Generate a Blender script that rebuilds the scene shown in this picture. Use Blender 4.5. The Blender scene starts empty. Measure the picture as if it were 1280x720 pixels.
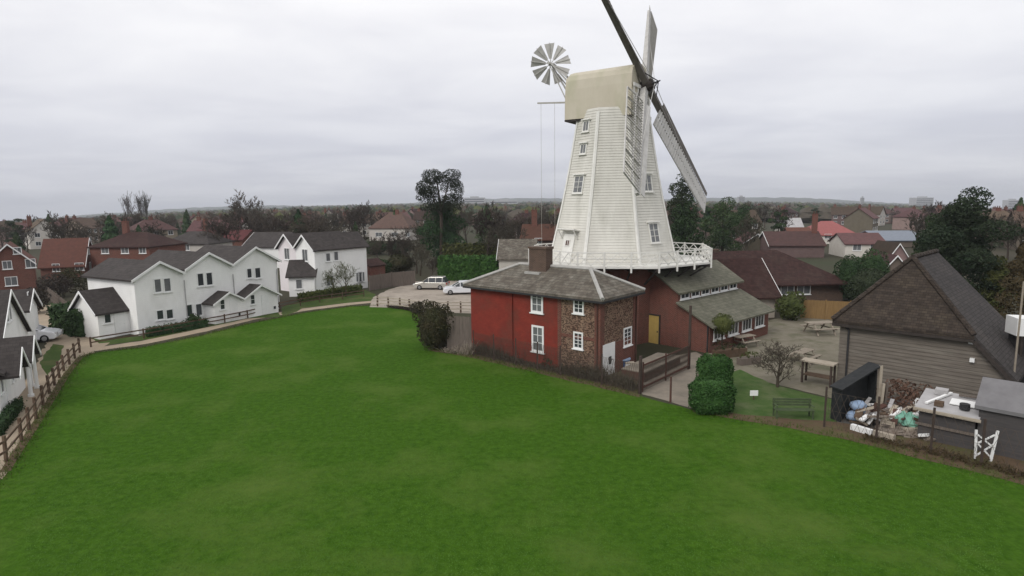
import bpy, bmesh, math, random
from mathutils import Vector, Matrix
random.seed(7)
SC = bpy.context.scene
COL = SC.collection

# ------------------------------------------------------------------ camera
CAM_H, F = 11.0, 763.0
ROLL = math.atan(8 / 640.0)
PITCH = math.atan((360 - 252.0) * math.cos(ROLL) / F)
fw = Vector((0, math.cos(PITCH), -math.sin(PITCH)))
up0 = Vector((0, math.sin(PITCH), math.cos(PITCH)))
rt0 = Vector((1, 0, 0))
rt = rt0 * math.cos(ROLL) - up0 * math.sin(ROLL)
up = rt0 * math.sin(ROLL) + up0 * math.cos(ROLL)
cd = bpy.data.cameras.new('camera')
cam = bpy.data.objects.new('camera', cd)
COL.objects.link(cam)
cd.sensor_width = 36
cd.lens = 36 * F / 1280
cd.clip_start = 0.2
cd.clip_end = 20000
cam.matrix_world = Matrix(((rt.x, up.x, -fw.x, 0), (rt.y, up.y, -fw.y, 0), (rt.z, up.z, -fw.z, CAM_H), (0, 0, 0, 1)))
SC.camera = cam

# ------------------------------------------------------------------ sky, sun, exposure
SC.view_settings.view_transform = 'Standard'
SC.view_settings.look = 'None'
SC.view_settings.exposure = 0.0
SC.view_settings.gamma = 1.0
SC.view_settings.use_curve_mapping = False
SUN_EL, SUN_AZ = math.radians(42), math.radians(222)      # azimuth clockwise from +Y: behind and left of the camera
w = bpy.data.worlds.new('World')
SC.world = w
w.use_nodes = True
nt = w.node_tree
nt.nodes.clear()
N = nt.nodes.new
L = nt.links.new
out = N('ShaderNodeOutputWorld')
sky = N('ShaderNodeTexSky')
sky.sky_type = 'NISHITA'
sky.sun_disc = False
sky.sun_elevation = SUN_EL
sky.sun_rotation = SUN_AZ
b1 = N('ShaderNodeBackground'); b1.inputs[1].default_value = 0.1
L(sky.outputs[0], b1.inputs[0])
tc = N('ShaderNodeTexCoord')
sep = N('ShaderNodeSeparateXYZ'); L(tc.outputs['Generated'], sep.inputs[0])
def wmath(op, a, b=None):
    n = N('ShaderNodeMath'); n.operation = op
    for i, v in enumerate((a, b)):
        if v is None: continue
        if isinstance(v, (int, float)): n.inputs[i].default_value = v
        else: L(v, n.inputs[i])
    return n.outputs[0]
zc = wmath('MAXIMUM', sep.outputs[2], 0.0)
den = wmath('ADD', zc, 0.12)
cx = wmath('DIVIDE', sep.outputs[0], den)
cy = wmath('DIVIDE', sep.outputs[1], den)
cmb = N('ShaderNodeCombineXYZ'); L(cx, cmb.inputs[0]); L(wmath('MULTIPLY', cy, 1.25), cmb.inputs[1])
n1 = N('ShaderNodeTexNoise'); n1.inputs['Scale'].default_value = 0.75; n1.inputs['Detail'].default_value = 5; n1.inputs['Roughness'].default_value = .5; n1.inputs['Distortion'].default_value = .35
L(cmb.outputs[0], n1.inputs['Vector'])
gr = N('ShaderNodeValToRGB')
gr.color_ramp.elements[0].position = 0.0; gr.color_ramp.elements[0].color = (.645, .655, .715, 1)
gr.color_ramp.elements[1].position = 0.29; gr.color_ramp.elements[1].color = (1.06, 1.05, 1.06, 1)
e = gr.color_ramp.elements.new(0.10); e.color = (.745, .75, .81, 1)
L(zc, gr.inputs[0])
cr = N('ShaderNodeValToRGB')
cr.color_ramp.elements[0].position = .36; cr.color_ramp.elements[0].color = (.89, .895, .92, 1)
cr.color_ramp.elements[1].position = .66; cr.color_ramp.elements[1].color = (1.07, 1.07, 1.06, 1)
L(n1.outputs[0], cr.inputs[0])
mx = N('ShaderNodeMix'); mx.data_type = 'RGBA'; mx.blend_type = 'MULTIPLY'; mx.inputs[0].default_value = 1
L(gr.outputs[0], mx.inputs[6]); L(cr.outputs[0], mx.inputs[7])
b2 = N('ShaderNodeBackground'); b2.inputs[1].default_value = 1.0
L(mx.outputs[2], b2.inputs[0])
ms = N('ShaderNodeMixShader'); ms.inputs[0].default_value = .94
L(b1.outputs[0], ms.inputs[1]); L(b2.outputs[0], ms.inputs[2]); L(ms.outputs[0], out.inputs[0])
sd = bpy.data.lights.new('sun', 'SUN')
sd.energy = 1.55
sd.angle = math.radians(25)
sd.color = (1, .97, .92)
so = bpy.data.objects.new('sun', sd)
COL.objects.link(so)
sv = Vector((math.sin(SUN_AZ) * math.cos(SUN_EL), math.cos(SUN_AZ) * math.cos(SUN_EL), math.sin(SUN_EL)))
so.rotation_euler = sv.to_track_quat('Z', 'Y').to_euler()
so.location = (0, 0, 60)

# ------------------------------------------------------------------ survey helpers (read positions on the ground off the photograph)
def ray(px, py):
    return fw + rt * ((px - 640) / F) + up * (-(py - 360) / F)
def at(px, py, z=0.0):
    d = ray(px, py)
    t = (z - CAM_H) / d.z
    return Vector((d.x * t, d.y * t, z))
def atY(px, py, Y):
    d = ray(px, py)
    t = Y / d.y
    return Vector((d.x * t, Y, CAM_H + d.z * t))
def proj(p):
    q = Vector(p) - Vector((0, 0, CAM_H))
    z = q.dot(fw)
    return 640 + F * q.dot(rt) / z, 360 - F * q.dot(up) / z
def zof(P, py):
    lo, hi = -20, 70
    for _ in range(50):
        m = (lo + hi) / 2
        if proj((P[0], P[1], m))[1] > py: lo = m
        else: hi = m
    return lo
def frac(A, B, px, z=0):
    lo, hi = -.5, 1.5
    sg = 1 if proj((B.x, B.y, z))[0] > proj((A.x, A.y, z))[0] else -1
    for _ in range(50):
        m = (lo + hi) / 2
        p = A.lerp(B, m)
        if proj((p.x, p.y, z))[0] * sg < px * sg: lo = m
        else: hi = m
    return lo
def smooth(a, b, x):
    t = max(0, min(1, (x - a) / (b - a)))
    return t * t * (3 - 2 * t)
def gz(x, y):                       # the land falls away a little to both sides, far off
    r = math.hypot(x, y)
    if y < 60: return 0.0
    u = (x / y) * F / 640
    return -r * 0.0175 * min(u * u, 1.6) * smooth(110, 500, r)

# ------------------------------------------------------------------ materials
MATS = {}
def mat(name, c1, c2=None, scale=3.0, rough=.85, bump=0.0, bscale=20.0, rows=None, rowbump=.5, rnd=0.0, brick=None, spec=.12, metallic=0.0, detail=5, c3=None, c3scale=.35, c3amt=.5, stretch=None, cells=None):
    m = bpy.data.materials.new(name)
    MATS[name] = m
    m.use_nodes = True
    t = m.node_tree; nn = t.nodes.new; ll = t.links.new
    p = t.nodes['Principled BSDF']
    p.inputs['Roughness'].default_value = rough
    p.inputs['Metallic'].default_value = metallic
    p.inputs['Specular IOR Level'].default_value = spec
    tcn = nn('ShaderNodeTexCoord')
    vec = tcn.outputs['Object']
    if stretch:
        mp = nn('ShaderNodeMapping'); mp.inputs['Scale'].default_value = stretch; ll(vec, mp.inputs[0]); vec2 = mp.outputs[0]
    else: vec2 = vec
    c2 = c2 or tuple(x * .75 for x in c1)
    no = nn('ShaderNodeTexNoise'); no.inputs['Scale'].default_value = scale; no.inputs['Detail'].default_value = detail; no.inputs['Roughness'].default_value = .62
    ll(vec2, no.inputs['Vector'])
    ra = nn('ShaderNodeValToRGB'); ra.color_ramp.elements[0].position = .33; ra.color_ramp.elements[1].position = .67
    ra.color_ramp.elements[0].color = (*c1, 1); ra.color_ramp.elements[1].color = (*c2, 1)
    ll(no.outputs[0], ra.inputs[0])
    colour = ra.outputs[0]
    def mix(a, b, f, bt='MIX'):
        x = nn('ShaderNodeMix'); x.data_type = 'RGBA'; x.blend_type = bt
        if isinstance(f, (int, float)): x.inputs[0].default_value = f
        else: ll(f, x.inputs[0])
        for i, v in ((6, a), (7, b)):
            if isinstance(v, tuple): x.inputs[i].default_value = (*v, 1)
            else: ll(v, x.inputs[i])
        return x.outputs[2]
    if c3:
        n3 = nn('ShaderNodeTexNoise'); n3.inputs['Scale'].default_value = c3scale; n3.inputs['Detail'].default_value = 6; n3.inputs['Roughness'].default_value = .65; ll(vec2, n3.inputs['Vector'])
        r3 = nn('ShaderNodeValToRGB'); r3.color_ramp.elements[0].position = .48; r3.color_ramp.elements[1].position = .68
        r3.color_ramp.elements[1].color = (c3amt, c3amt, c3amt, 1); ll(n3.outputs[0], r3.inputs[0])
        colour = mix(colour, c3, r3.outputs[0])
    if cells:
        vo = nn('ShaderNodeTexVoronoi'); vo.inputs['Scale'].default_value = cells[0]; mpv = nn('ShaderNodeMapping'); mpv.inputs['Scale'].default_value = (1, 1, 1.6); ll(vec, mpv.inputs[0]); ll(mpv.outputs[0], vo.inputs['Vector'])
        bwn = nn('ShaderNodeSeparateColor'); ll(vo.outputs['Color'], bwn.inputs[0])
        rv = nn('ShaderNodeValToRGB'); rv.color_ramp.interpolation = 'CONSTANT'; rv.color_ramp.elements[0].color = (*cells[1], 1); rv.color_ramp.elements[1].position = .42; rv.color_ramp.elements[1].color = (1, 1, 1, 1)
        e3 = rv.color_ramp.elements.new(.75); e3.color = (*cells[2], 1); ll(bwn.outputs[0], rv.inputs[0])
        colour = mix(colour, rv.outputs[0], 1.0, 'MULTIPLY')
    if rnd:
        oi = nn('ShaderNodeObjectInfo')
        hs = nn('ShaderNodeHueSaturation')
        m1 = nn('ShaderNodeMapRange'); m1.inputs[3].default_value = 1 - rnd; m1.inputs[4].default_value = 1 + rnd; ll(oi.outputs['Random'], m1.inputs[0])
        ll(m1.outputs[0], hs.inputs['Value'])
        mm = nn('ShaderNodeMath'); mm.operation = 'MULTIPLY'; mm.inputs[1].default_value = 7.31; ll(oi.outputs['Random'], mm.inputs[0])
        fr = nn('ShaderNodeMath'); fr.operation = 'FRACT'; ll(mm.outputs[0], fr.inputs[0])
        m2 = nn('ShaderNodeMapRange'); m2.inputs[3].default_value = .5 - rnd * .09; m2.inputs[4].default_value = .5 + rnd * .09; ll(fr.outputs[0], m2.inputs[0])
        ll(m2.outputs[0], hs.inputs['Hue']); ll(colour, hs.inputs['Color']); colour = hs.outputs[0]
    height = None
    if brick or rows:
        ge = nn('ShaderNodeNewGeometry')
        cr_ = nn('ShaderNodeVectorMath'); cr_.operation = 'CROSS_PRODUCT'; ll(ge.outputs['True Normal'], cr_.inputs[0]); cr_.inputs[1].default_value = (0, 0, 1)
        nz = nn('ShaderNodeVectorMath'); nz.operation = 'NORMALIZE'; ll(cr_.outputs[0], nz.inputs[0])
        dt = nn('ShaderNodeVectorMath'); dt.operation = 'DOT_PRODUCT'; ll(nz.outputs[0], dt.inputs[0]); ll(vec, dt.inputs[1])
        sp = nn('ShaderNodeSeparateXYZ'); ll(vec, sp.inputs[0])
    if brick:
        cb = nn('ShaderNodeCombineXYZ'); ll(dt.outputs['Value'], cb.inputs[0]); ll(sp.outputs[2], cb.inputs[1])
        bt = nn('ShaderNodeTexBrick'); ll(cb.outputs[0], bt.inputs['Vector'])
        bw, bh, ms_, mc, ca = brick
        bt.inputs['Scale'].default_value = 1; bt.inputs['Brick Width'].default_value = bw; bt.inputs['Row Height'].default_value = bh; bt.inputs['Mortar Size'].default_value = ms_
        bt.inputs['Color1'].default_value = (1, 1, 1, 1); bt.inputs['Color2'].default_value = (ca, ca, ca, 1); bt.inputs['Mortar'].default_value = (1, 1, 1, 1)
        bt.inputs['Bias'].default_value = -.2
        colour = mix(colour, bt.outputs['Color'], 1.0, 'MULTIPLY')
        colour = mix(colour, mc, bt.outputs['Fac'])
        inv = nn('ShaderNodeMath'); inv.operation = 'SUBTRACT'; inv.inputs[0].default_value = 1; ll(bt.outputs['Fac'], inv.inputs[1]); height = inv.outputs[0]
        hd = .006
    elif rows:
        d = nn('ShaderNodeMath'); d.operation = 'DIVIDE'; ll(sp.outputs[2], d.inputs[0]); d.inputs[1].default_value = rows
        fr2 = nn('ShaderNodeMath'); fr2.operation = 'FRACT'; ll(d.outputs[0], fr2.inputs[0])
        inv = nn('ShaderNodeMath'); inv.operation = 'SUBTRACT'; inv.inputs[0].default_value = 1; ll(fr2.outputs[0], inv.inputs[1]); height = inv.outputs[0]
        hd = .03
    if height is not None:
        bn = nn('ShaderNodeBump'); bn.inputs['Strength'].default_value = rowbump; bn.inputs['Distance'].default_value = hd
        ll(height, bn.inputs['Height']); last = bn.outputs[0]
    else: last = None
    if bump:
        nb = nn('ShaderNodeTexNoise'); nb.inputs['Scale'].default_value = bscale; nb.inputs['Detail'].default_value = 4; ll(vec2, nb.inputs['Vector'])
        b3 = nn('ShaderNodeBump'); b3.inputs['Strength'].default_value = bump; b3.inputs['Distance'].default_value = .05
        ll(nb.outputs[0], b3.inputs['Height'])
        if last is not None: ll(last, b3.inputs['Normal'])
        last = b3.outputs[0]
    if last is not None: ll(last, p.inputs['Normal'])
    ll(colour, p.inputs['Base Color'])
    return m

mat('mill_white', (.67, .655, .60), (.58, .565, .515), scale=.9, rough=.6, c3=(.44, .43, .375), c3scale=.5, c3amt=.55, stretch=(1.4, 1.4, .35))
mat('mill_trim', (.76, .75, .71), (.66, .65, .61), scale=1.5, rough=.6)
mat('mill_cap', (.56, .515, .42), (.50, .455, .36), scale=.8, rough=.6, c3=(.40, .40, .27), c3scale=.6, c3amt=.6, stretch=(1, 1, .4), bump=.1, bscale=6)
mat('sail_white', (.52, .51, .49), (.42, .41, .39), scale=2, rough=.6)
mat('stock_and_shaded_sail', (.125, .112, .10), (.17, .155, .142), scale=2.5, rough=.7)  # dark stock timber; also carries the shade painted onto the upper left sail
mat('sail_grey', (.36, .345, .31), (.46, .445, .41), scale=2.5, rough=.65)
mat('dark_timber', (.035, .03, .027), (.055, .045, .04), scale=4, rough=.8)
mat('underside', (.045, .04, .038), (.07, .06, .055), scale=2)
mat('white_render', (.86, .855, .84), (.80, .795, .78), scale=.8, rough=.7, rows=.19, rowbump=.45, c3=(.62, .62, .59), c3scale=.45, c3amt=.45, stretch=(1, 1, .5))
mat('white_paint', (.80, .80, .79), (.74, .74, .73), scale=2, rough=.5)
mat('pinkish_render', (.78, .73, .74), (.72, .67, .68), scale=.8, rough=.7, rows=.19, rowbump=.2)
mat('cream_wall', (.46, .41, .35), (.40, .35, .30), scale=1, rough=.8, rows=.2, rowbump=.2)
mat('slate_dark', (.047, .041, .039), (.062, .053, .05), scale=2.5, rough=.7, brick=(.34, .15, .006, (.03, .027, .026), .68), rowbump=.6, c3=(.085, .075, .07), c3scale=.8, c3amt=.4)
mat('slate_grey', (.155, .135, .11), (.095, .082, .067), scale=3.2, rough=.75, brick=(.4, .13, .008, (.07, .062, .052), .62), rowbump=.7, c3=(.235, .22, .185), c3scale=1.4, c3amt=.8)
mat('lead', (.42, .41, .39), (.33, .32, .30), scale=3, rough=.5)
mat('moss_roof', (.155, .15, .115), (.115, .115, .085), scale=2, rough=.8, brick=(.4, .13, .006, (.08, .078, .06), .7), rowbump=.5, c3=(.20, .19, .15), c3scale=.6, c3amt=.6)
mat('brown_tile', (.040, .021, .019), (.058, .029, .025), scale=2.5, rough=.8, brick=(.3, .16, .006, (.022, .014, .013), .65), rowbump=.6, c3=(.066, .044, .036), c3scale=.5, c3amt=.6)
mat('barn_tile', (.066, .051, .041), (.042, .034, .029), scale=3.0, rough=.85, brick=(.26, .13, .008, (.025, .02, .018), .6), rowbump=.9, bump=.25, bscale=5, c3=(.088, .07, .052), c3scale=.7, c3amt=.7)
mat('barn_tile_grey', (.064, .058, .056), (.052, .047, .046), scale=3.0, rough=.85, brick=(.26, .13, .008, (.03, .027, .026), .65), rowbump=.8, bump=.2, bscale=5, c3=(.085, .075, .068), c3scale=.7, c3amt=.6)
mat('barn_board', (.17, .148, .125), (.115, .10, .085), scale=1.5, rough=.85, stretch=(.5, .5, 5), c3=(.22, .20, .17), c3scale=.8, c3amt=.6)
mat('red_paint', (.25, .044, .030), (.185, .034, .025), scale=1.6, rough=.7, brick=(.225, .075, .006, (.16, .025, .02), .85), c3=(.125, .052, .038), c3scale=.6, c3amt=.85)
mat('ragstone', (.225, .155, .112), (.165, .108, .08), scale=3.5, rough=.9, bump=.5, bscale=7, detail=3, c3=(.12, .06, .045), c3scale=1.2, c3amt=.6, cells=(11, (.42, .40, .40), (1.3, 1.27, 1.22)))
mat('brick_red', (.165, .050, .036), (.125, .04, .03), scale=2, rough=.85, brick=(.225, .075, .008, (.22, .16, .13), .7), c3=(.09, .04, .03), c3scale=.8, c3amt=.6)
mat('brick_dark', (.12, .075, .055), (.085, .055, .042), scale=2, rough=.85, brick=(.225, .075, .008, (.16, .13, .11), .75))
mat('brick_low', (.11, .055, .045), (.085, .05, .04), scale=2.5, rough=.9, c3=(.06, .055, .04), c3scale=.9, c3amt=.7)
mat('glass', (.035, .04, .045), (.05, .055, .06), scale=.6, rough=.12, spec=.6)
mat('glass_net', (.17, .175, .18), (.11, .115, .12), scale=1.5, rough=.2, spec=.5)
mat('yellow_paint', (.40, .28, .09), (.34, .24, .08), scale=3, rough=.6)
mat('orange_timber', (.25, .16, .07), (.19, .12, .055), scale=2, rough=.8, stretch=(5, 5, .6))
mat('grey_timber', (.17, .14, .12), (.125, .105, .09), scale=2, rough=.9, stretch=(4, 4, .6))
mat('brown_timber', (.115, .075, .05), (.08, .055, .04), scale=3, rough=.9, c3=(.17, .13, .09), c3scale=1, c3amt=.5)
mat('pale_timber', (.42, .37, .30), (.34, .29, .23), scale=4, rough=.85)
mat('weathered_table', (.30, .26, .21), (.24, .205, .165), scale=3, rough=.9, stretch=(1, 5, 5))
mat('green_timber', (.075, .10, .05), (.055, .075, .04), scale=3, rough=.85)
mat('post_dark', (.055, .042, .036), (.075, .055, .046), scale=4, rough=.85)
mat('wire', (.095, .075, .06), (.075, .06, .05), rough=.8)
mat('metal_dark', (.03, .03, .032), (.045, .044, .045), rough=.5)
mat('tarp_black', (.018, .02, .021), (.03, .031, .032), scale=3, rough=.55, bump=.4, bscale=3)
mat('sack_blue', (.30, .38, .50), (.20, .28, .42), scale=4, rough=.6, bump=.3, bscale=6)
mat('tarp_green', (.22, .44, .34), (.15, .34, .26), scale=4, rough=.55, bump=.5, bscale=5)
mat('plastic_blue', (.06, .13, .30), (.05, .10, .25), rough=.45)
mat('rubble', (.13, .10, .08), (.26, .225, .19), scale=4, rough=.95, bump=.5, bscale=9)
mat('shed_board', (.058, .054, .055), (.078, .072, .07), scale=2, rough=.85, stretch=(.5, .5, 4), rows=.16, rowbump=.5)
mat('shed_felt', (.19, .185, .19), (.145, .14, .145), scale=1.3, rough=.9, bump=.2, bscale=8)
mat('sheet_pale', (.42, .41, .41), (.33, .32, .32), scale=1.5, rough=.7)
mat('red_tile', (.115, .045, .038), (.085, .037, .032), scale=2, rough=.85, rows=.22, rowbump=.5, rnd=.25)
mat('rose_tile', (.30, .105, .10), (.25, .095, .09), scale=1.5, rough=.8, rows=.22, rowbump=.4)
mat('bluegrey_roof', (.20, .225, .265), (.17, .19, .225), scale=1.5, rough=.6)
mat('town_roof', (.09, .056, .046), (.065, .043, .037), scale=1.5, rough=.85, rnd=.5)
mat('town_wall', (.20, .155, .13), (.165, .128, .108), scale=1.2, rough=.85, rnd=.5)
mat('town_render', (.58, .55, .50), (.52, .49, .44), scale=1.2, rough=.8, rnd=.2)
mat('tower_block', (.40, .40, .41), (.34, .34, .35), scale=.2, rough=.8)
mat('bark', (.075, .058, .045), (.05, .04, .032), scale=4, rough=.95, rnd=.2)
mat('twig', (.080, .066, .051), (.056, .048, .038), scale=.5, rough=.95, rnd=.4)
mat('twig_red', (.12, .065, .05), (.085, .05, .042), scale=1, rough=.95, rnd=.2)
mat('leaf_dark', (.022, .042, .018), (.045, .072, .028), scale=.7, rough=.8, rnd=.3)
mat('leaf_pine', (.020, .032, .018), (.040, .050, .027), scale=.6, rough=.8, rnd=.25)
mat('leaf_hedge', (.024, .065, .016), (.048, .105, .028), scale=2.2, rough=.8)
mat('leaf_garden_hedge', (.028, .075, .016), (.05, .11, .026), scale=1, rough=.8)
mat('leaf_olive', (.085, .09, .03), (.055, .065, .022), scale=1.2, rough=.85, rnd=.2)
mat('rag_shrub', (.055, .05, .024), (.07, .055, .03), scale=1.5)
mat('leaf_bright', (.075, .09, .03), (.045, .06, .02), scale=1.2, rough=.8)
mat('leaf_rust', (.062, .045, .022), (.045, .036, .018), scale=1.0, rough=.9)
mat('bush_mixed', (.034, .040, .018), (.055, .046, .026), scale=1.0, rough=.9)
mat('car_silver', (.55, .53, .49), (.52, .50, .46), rough=.25, metallic=.5, spec=.5)
mat('car_white', (.72, .73, .76), (.70, .71, .74), rough=.2, spec=.5)
mat('car_dark', (.05, .05, .055), (.045, .045, .05), rough=.25, spec=.5)
mat('tyre', (.015, .015, .015), (.02, .02, .02), rough=.9)
mat('rim', (.35, .35, .36), (.3, .3, .31), rough=.35, metallic=.7)
mat('lamp_red', (.35, .02, .02), (.3, .02, .02), rough=.3)
mat('lamp_clear', (.6, .6, .6), (.55, .55, .55), rough=.2)
# ground
mat('field_grass_mat', (.0265, .070, .0050), (.051, .113, .0105), scale=3.2, rough=.95, spec=.03, bump=1.0, bscale=9, c3=(.080, .126, .024), c3scale=.16, c3amt=.8, detail=10)
mat('blade', (.036, .095, .008), (.065, .135, .017), scale=.4, rough=.85, spec=.2)
mat('verge_blade', (.045, .09, .014), (.085, .095, .03), scale=1.2, rough=.9, spec=.05)
mat('lawn_mat', (.040, .082, .017), (.068, .105, .032), scale=1.6, rough=.9, bump=.4, bscale=14, c3=(.115, .13, .065), c3scale=.5, c3amt=.8)
mat('rough_grass', (.055, .09, .02), (.042, .072, .016), scale=.7, rough=.9, bump=.4, bscale=14, c3=(.12, .11, .05), c3scale=.6, c3amt=.7)
mat('town_ground', (.045, .046, .027), (.06, .05, .037), scale=.06, rough=.95, c3=(.035, .05, .022), c3scale=.03, c3amt=.7)
mat('path_mat', (.36, .29, .215), (.30, .245, .185), scale=1.2, rough=.95, bump=.15, bscale=30, c3=(.25, .215, .16), c3scale=.4, c3amt=.6)
mat('gravel_mat', (.37, .325, .275), (.29, .25, .21), scale=1.5, rough=.95, bump=.2, bscale=30, c3=(.20, .175, .145), c3scale=.25, c3amt=.75)
mat('concrete_mat', (.25, .215, .175), (.20, .175, .145), scale=1.2, rough=.9, c3=(.15, .135, .11), c3scale=.6, c3amt=.6)
mat('patio_mat', (.20, .18, .14), (.155, .14, .105), scale=1.0, rough=.95, c3=(.105, .105, .065), c3scale=.5, c3amt=.8, bump=.2, bscale=12)
mat('earth_mat', (.115, .078, .05), (.085, .06, .038), scale=1.2, rough=.95, bump=.5, bscale=8, c3=(.085, .10, .035), c3scale=.5, c3amt=.8)
mat('asphalt_mat', (.10, .095, .09), (.08, .076, .072), scale=1.2, rough=.9)
mat('hill_mat', (.07, .08, .055), (.055, .06, .05), scale=.004, rough=1)

# ------------------------------------------------------------------ mesh helpers
class MB:
    def __init__(s): s.v = []; s.f = []; s.m = []; s.cur = 0
    def add(s, vs, fs):
        o = len(s.v); s.v += [tuple(x) for x in vs]
        for f in fs: s.f.append([i + o for i in f]); s.m.append(s.cur)
        return s
    def hexa(s, p):
        return s.add(p, [(0, 3, 2, 1), (4, 5, 6, 7), (0, 1, 5, 4), (1, 2, 6, 5), (2, 3, 7, 6), (3, 0, 4, 7)])
    def box(s, x0, x1, y0, y1, z0, z1):
        return s.hexa([(x0, y0, z0), (x1, y0, z0), (x1, y1, z0), (x0, y1, z0), (x0, y0, z1), (x1, y0, z1), (x1, y1, z1), (x0, y1, z1)])
    def bb(s, bas, u0, u1, v0, v1, d0, d1):
        P = bas
        return s.hexa([P(u0, v0, d0), P(u1, v0, d0), P(u1, v0, d1), P(u0, v0, d1), P(u0, v1, d0), P(u1, v1, d0), P(u1, v1, d1), P(u0, v1, d1)])
    def bar(s, p0, p1, w, h=None, upv=(0, 0, 1)):
        p0, p1 = Vector(p0), Vector(p1); h = h or w
        d = (p1 - p0).normalized(); a = d.cross(Vector(upv))
        if a.length < 1e-4: a = d.cross(Vector((1, 0, 0)))
        a.normalize(); b = a.cross(d).normalized(); a = a * w / 2; b = b * h / 2
        return s.hexa([p0 - a - b, p0 + a - b, p1 + a - b, p1 - a - b, p0 - a + b, p0 + a + b, p1 + a + b, p1 - a + b])
    def tube(s, p0, p1, r0, r1=None, n=8):
        p0, p1 = Vector(p0), Vector(p1); r1 = r0 if r1 is None else r1
        d = (p1 - p0).normalized(); a = d.cross(Vector((0, 0, 1)))
        if a.length < 1e-3: a = d.cross(Vector((1, 0, 0)))
        a.normalize(); b = a.cross(d)
        vs = []
        for p, r in ((p0, r0), (p1, r1)):
            for i in range(n):
                t = 2 * math.pi * i / n; vs.append(p + a * (r * math.cos(t)) + b * (r * math.sin(t)))
        fs = [(i, (i + 1) % n, n + (i + 1) % n, n + i) for i in range(n)] + [tuple(range(n - 1, -1, -1)), tuple(range(n, 2 * n))]
        return s.add(vs, fs)
    def prism(s, poly, z0, z1):
        n = len(poly)
        vs = [(p[0], p[1], z0) for p in poly] + [(p[0], p[1], z1) for p in poly]
        return s.add(vs, [tuple(range(n - 1, -1, -1)), tuple(range(n, 2 * n))] + [(i, (i + 1) % n, n + (i + 1) % n, n + i) for i in range(n)])
    def extr(s, pts, vec):              # any planar polygon pushed along vec
        n = len(pts); vec = Vector(vec)
        vs = [Vector(p) for p in pts] + [Vector(p) + vec for p in pts]
        return s.add(vs, [tuple(range(n - 1, -1, -1)), tuple(range(n, 2 * n))] + [(i, (i + 1) % n, n + (i + 1) % n, n + i) for i in range(n)])
    def roof(s, polys, t=.16):          # slabs that share edges, closed round their outer rim
        key = {}; idx = []
        def k(p):
            q = tuple(round(c, 4) for c in p)
            if q not in key: key[q] = len(idx); idx.append(Vector(p))
            return key[q]
        ps = [[k(p) for p in poly] for poly in polys]
        n = len(idx); fs = []; cnt = {}
        for poly in ps:
            fs.append(tuple(poly)); fs.append(tuple(i + n for i in reversed(poly)))
            for i in range(len(poly)):
                a, b = poly[i], poly[(i + 1) % len(poly)]
                cnt.setdefault((min(a, b), max(a, b)), []).append((a, b))
        for e_, l in cnt.items():
            if len(l) == 1:
                a, b = l[0]; fs.append((b, a, a + n, b + n))
        return s.add(idx + [p - Vector((0, 0, t)) for p in idx], fs)
    def blob(s, c, r, sub=2, jit=.15, sq=(1, 1, 1)):
        bm = bmesh.new(); bmesh.ops.create_icosphere(bm, subdivisions=sub, radius=1)
        o = len(s.v)
        for v in bm.verts:
            k_ = r * (1 + random.uniform(-jit, jit)); s.v.append((c[0] + v.co.x * k_ * sq[0], c[1] + v.co.y * k_ * sq[1], c[2] + v.co.z * k_ * sq[2]))
        bm.verts.index_update()
        for f in bm.faces: s.f.append([v.index + o for v in f.verts]); s.m.append(s.cur)
        bm.free(); return s
    def build(s, name, m, parent=None, smooth_=False, origin=None, fix=True, bevel=0):
        me = bpy.data.meshes.new(name)
        if parent is not None:
            org = wloc(parent)
        else: org = Vector(origin) if origin is not None else Vector((0, 0, 0))
        me.from_pydata([(x - org.x, y - org.y, z - org.z) for x, y, z in s.v], [], s.f)
        ml = m if isinstance(m, (list, tuple)) else [m]
        for x in ml: me.materials.append(MATS[x])
        if len(ml) > 1: me.polygons.foreach_set('material_index', s.m)
        if fix:
            bm = bmesh.new(); bm.from_mesh(me); bmesh.ops.recalc_face_normals(bm, faces=bm.faces); bm.to_mesh(me); bm.free()
        if smooth_: me.polygons.foreach_set('use_smooth', [True] * len(me.polygons))
        o = bpy.data.objects.new(name, me); COL.objects.link(o)
        if parent is not None: o.parent = parent
        else: o.location = org
        if bevel:
            b = o.modifiers.new('bevel', 'BEVEL'); b.width = bevel; b.segments = 2
        return o
def wloc(o):
    l = Vector((0, 0, 0))
    while o is not None: l += o.location; o = o.parent
    return l
def tag(o, label, cat, group=None):
    o['label'] = label; o['category'] = cat
    if group: o['group'] = group
    return o
def thing(name, label, cat, loc, group=None):
    o = bpy.data.objects.new(name, None); o.empty_display_size = .3
    COL.objects.link(o); o.location = loc
    return tag(o, label, cat, group)
def struct(o, kind='structure'):
    o['kind'] = kind; return o
def dup(root, loc, rotz=0.0, label=None, scale=None, group=None):
    r = root.copy(); COL.objects.link(r); r.location = loc; r.rotation_euler = (0, 0, rotz)
    if scale: r.scale = (scale,) * 3 if isinstance(scale, (int, float)) else scale
    if label: r['label'] = label
    if group: r['group'] = group
    for ch in list(root.children):
        c = ch.copy(); COL.objects.link(c); c.parent = r
        for g in list(ch.children):
            d = g.copy(); COL.objects.link(d); d.parent = c
    return r
def basis(o, e_, n=None, v=(0, 0, 1)):
    o = Vector(o); e_ = Vector(e_).normalized(); v = Vector(v).normalized()
    n = Vector(n).normalized() if n is not None else Vector((e_.y, -e_.x, 0))
    return lambda a, b, d=0.0: o + e_ * a + v * b + n * d
def wall_basis(A, B, z=0.0):
    A = Vector((A[0], A[1], z)); B = Vector((B[0], B[1], z))
    return basis(A, B - A)
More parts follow.
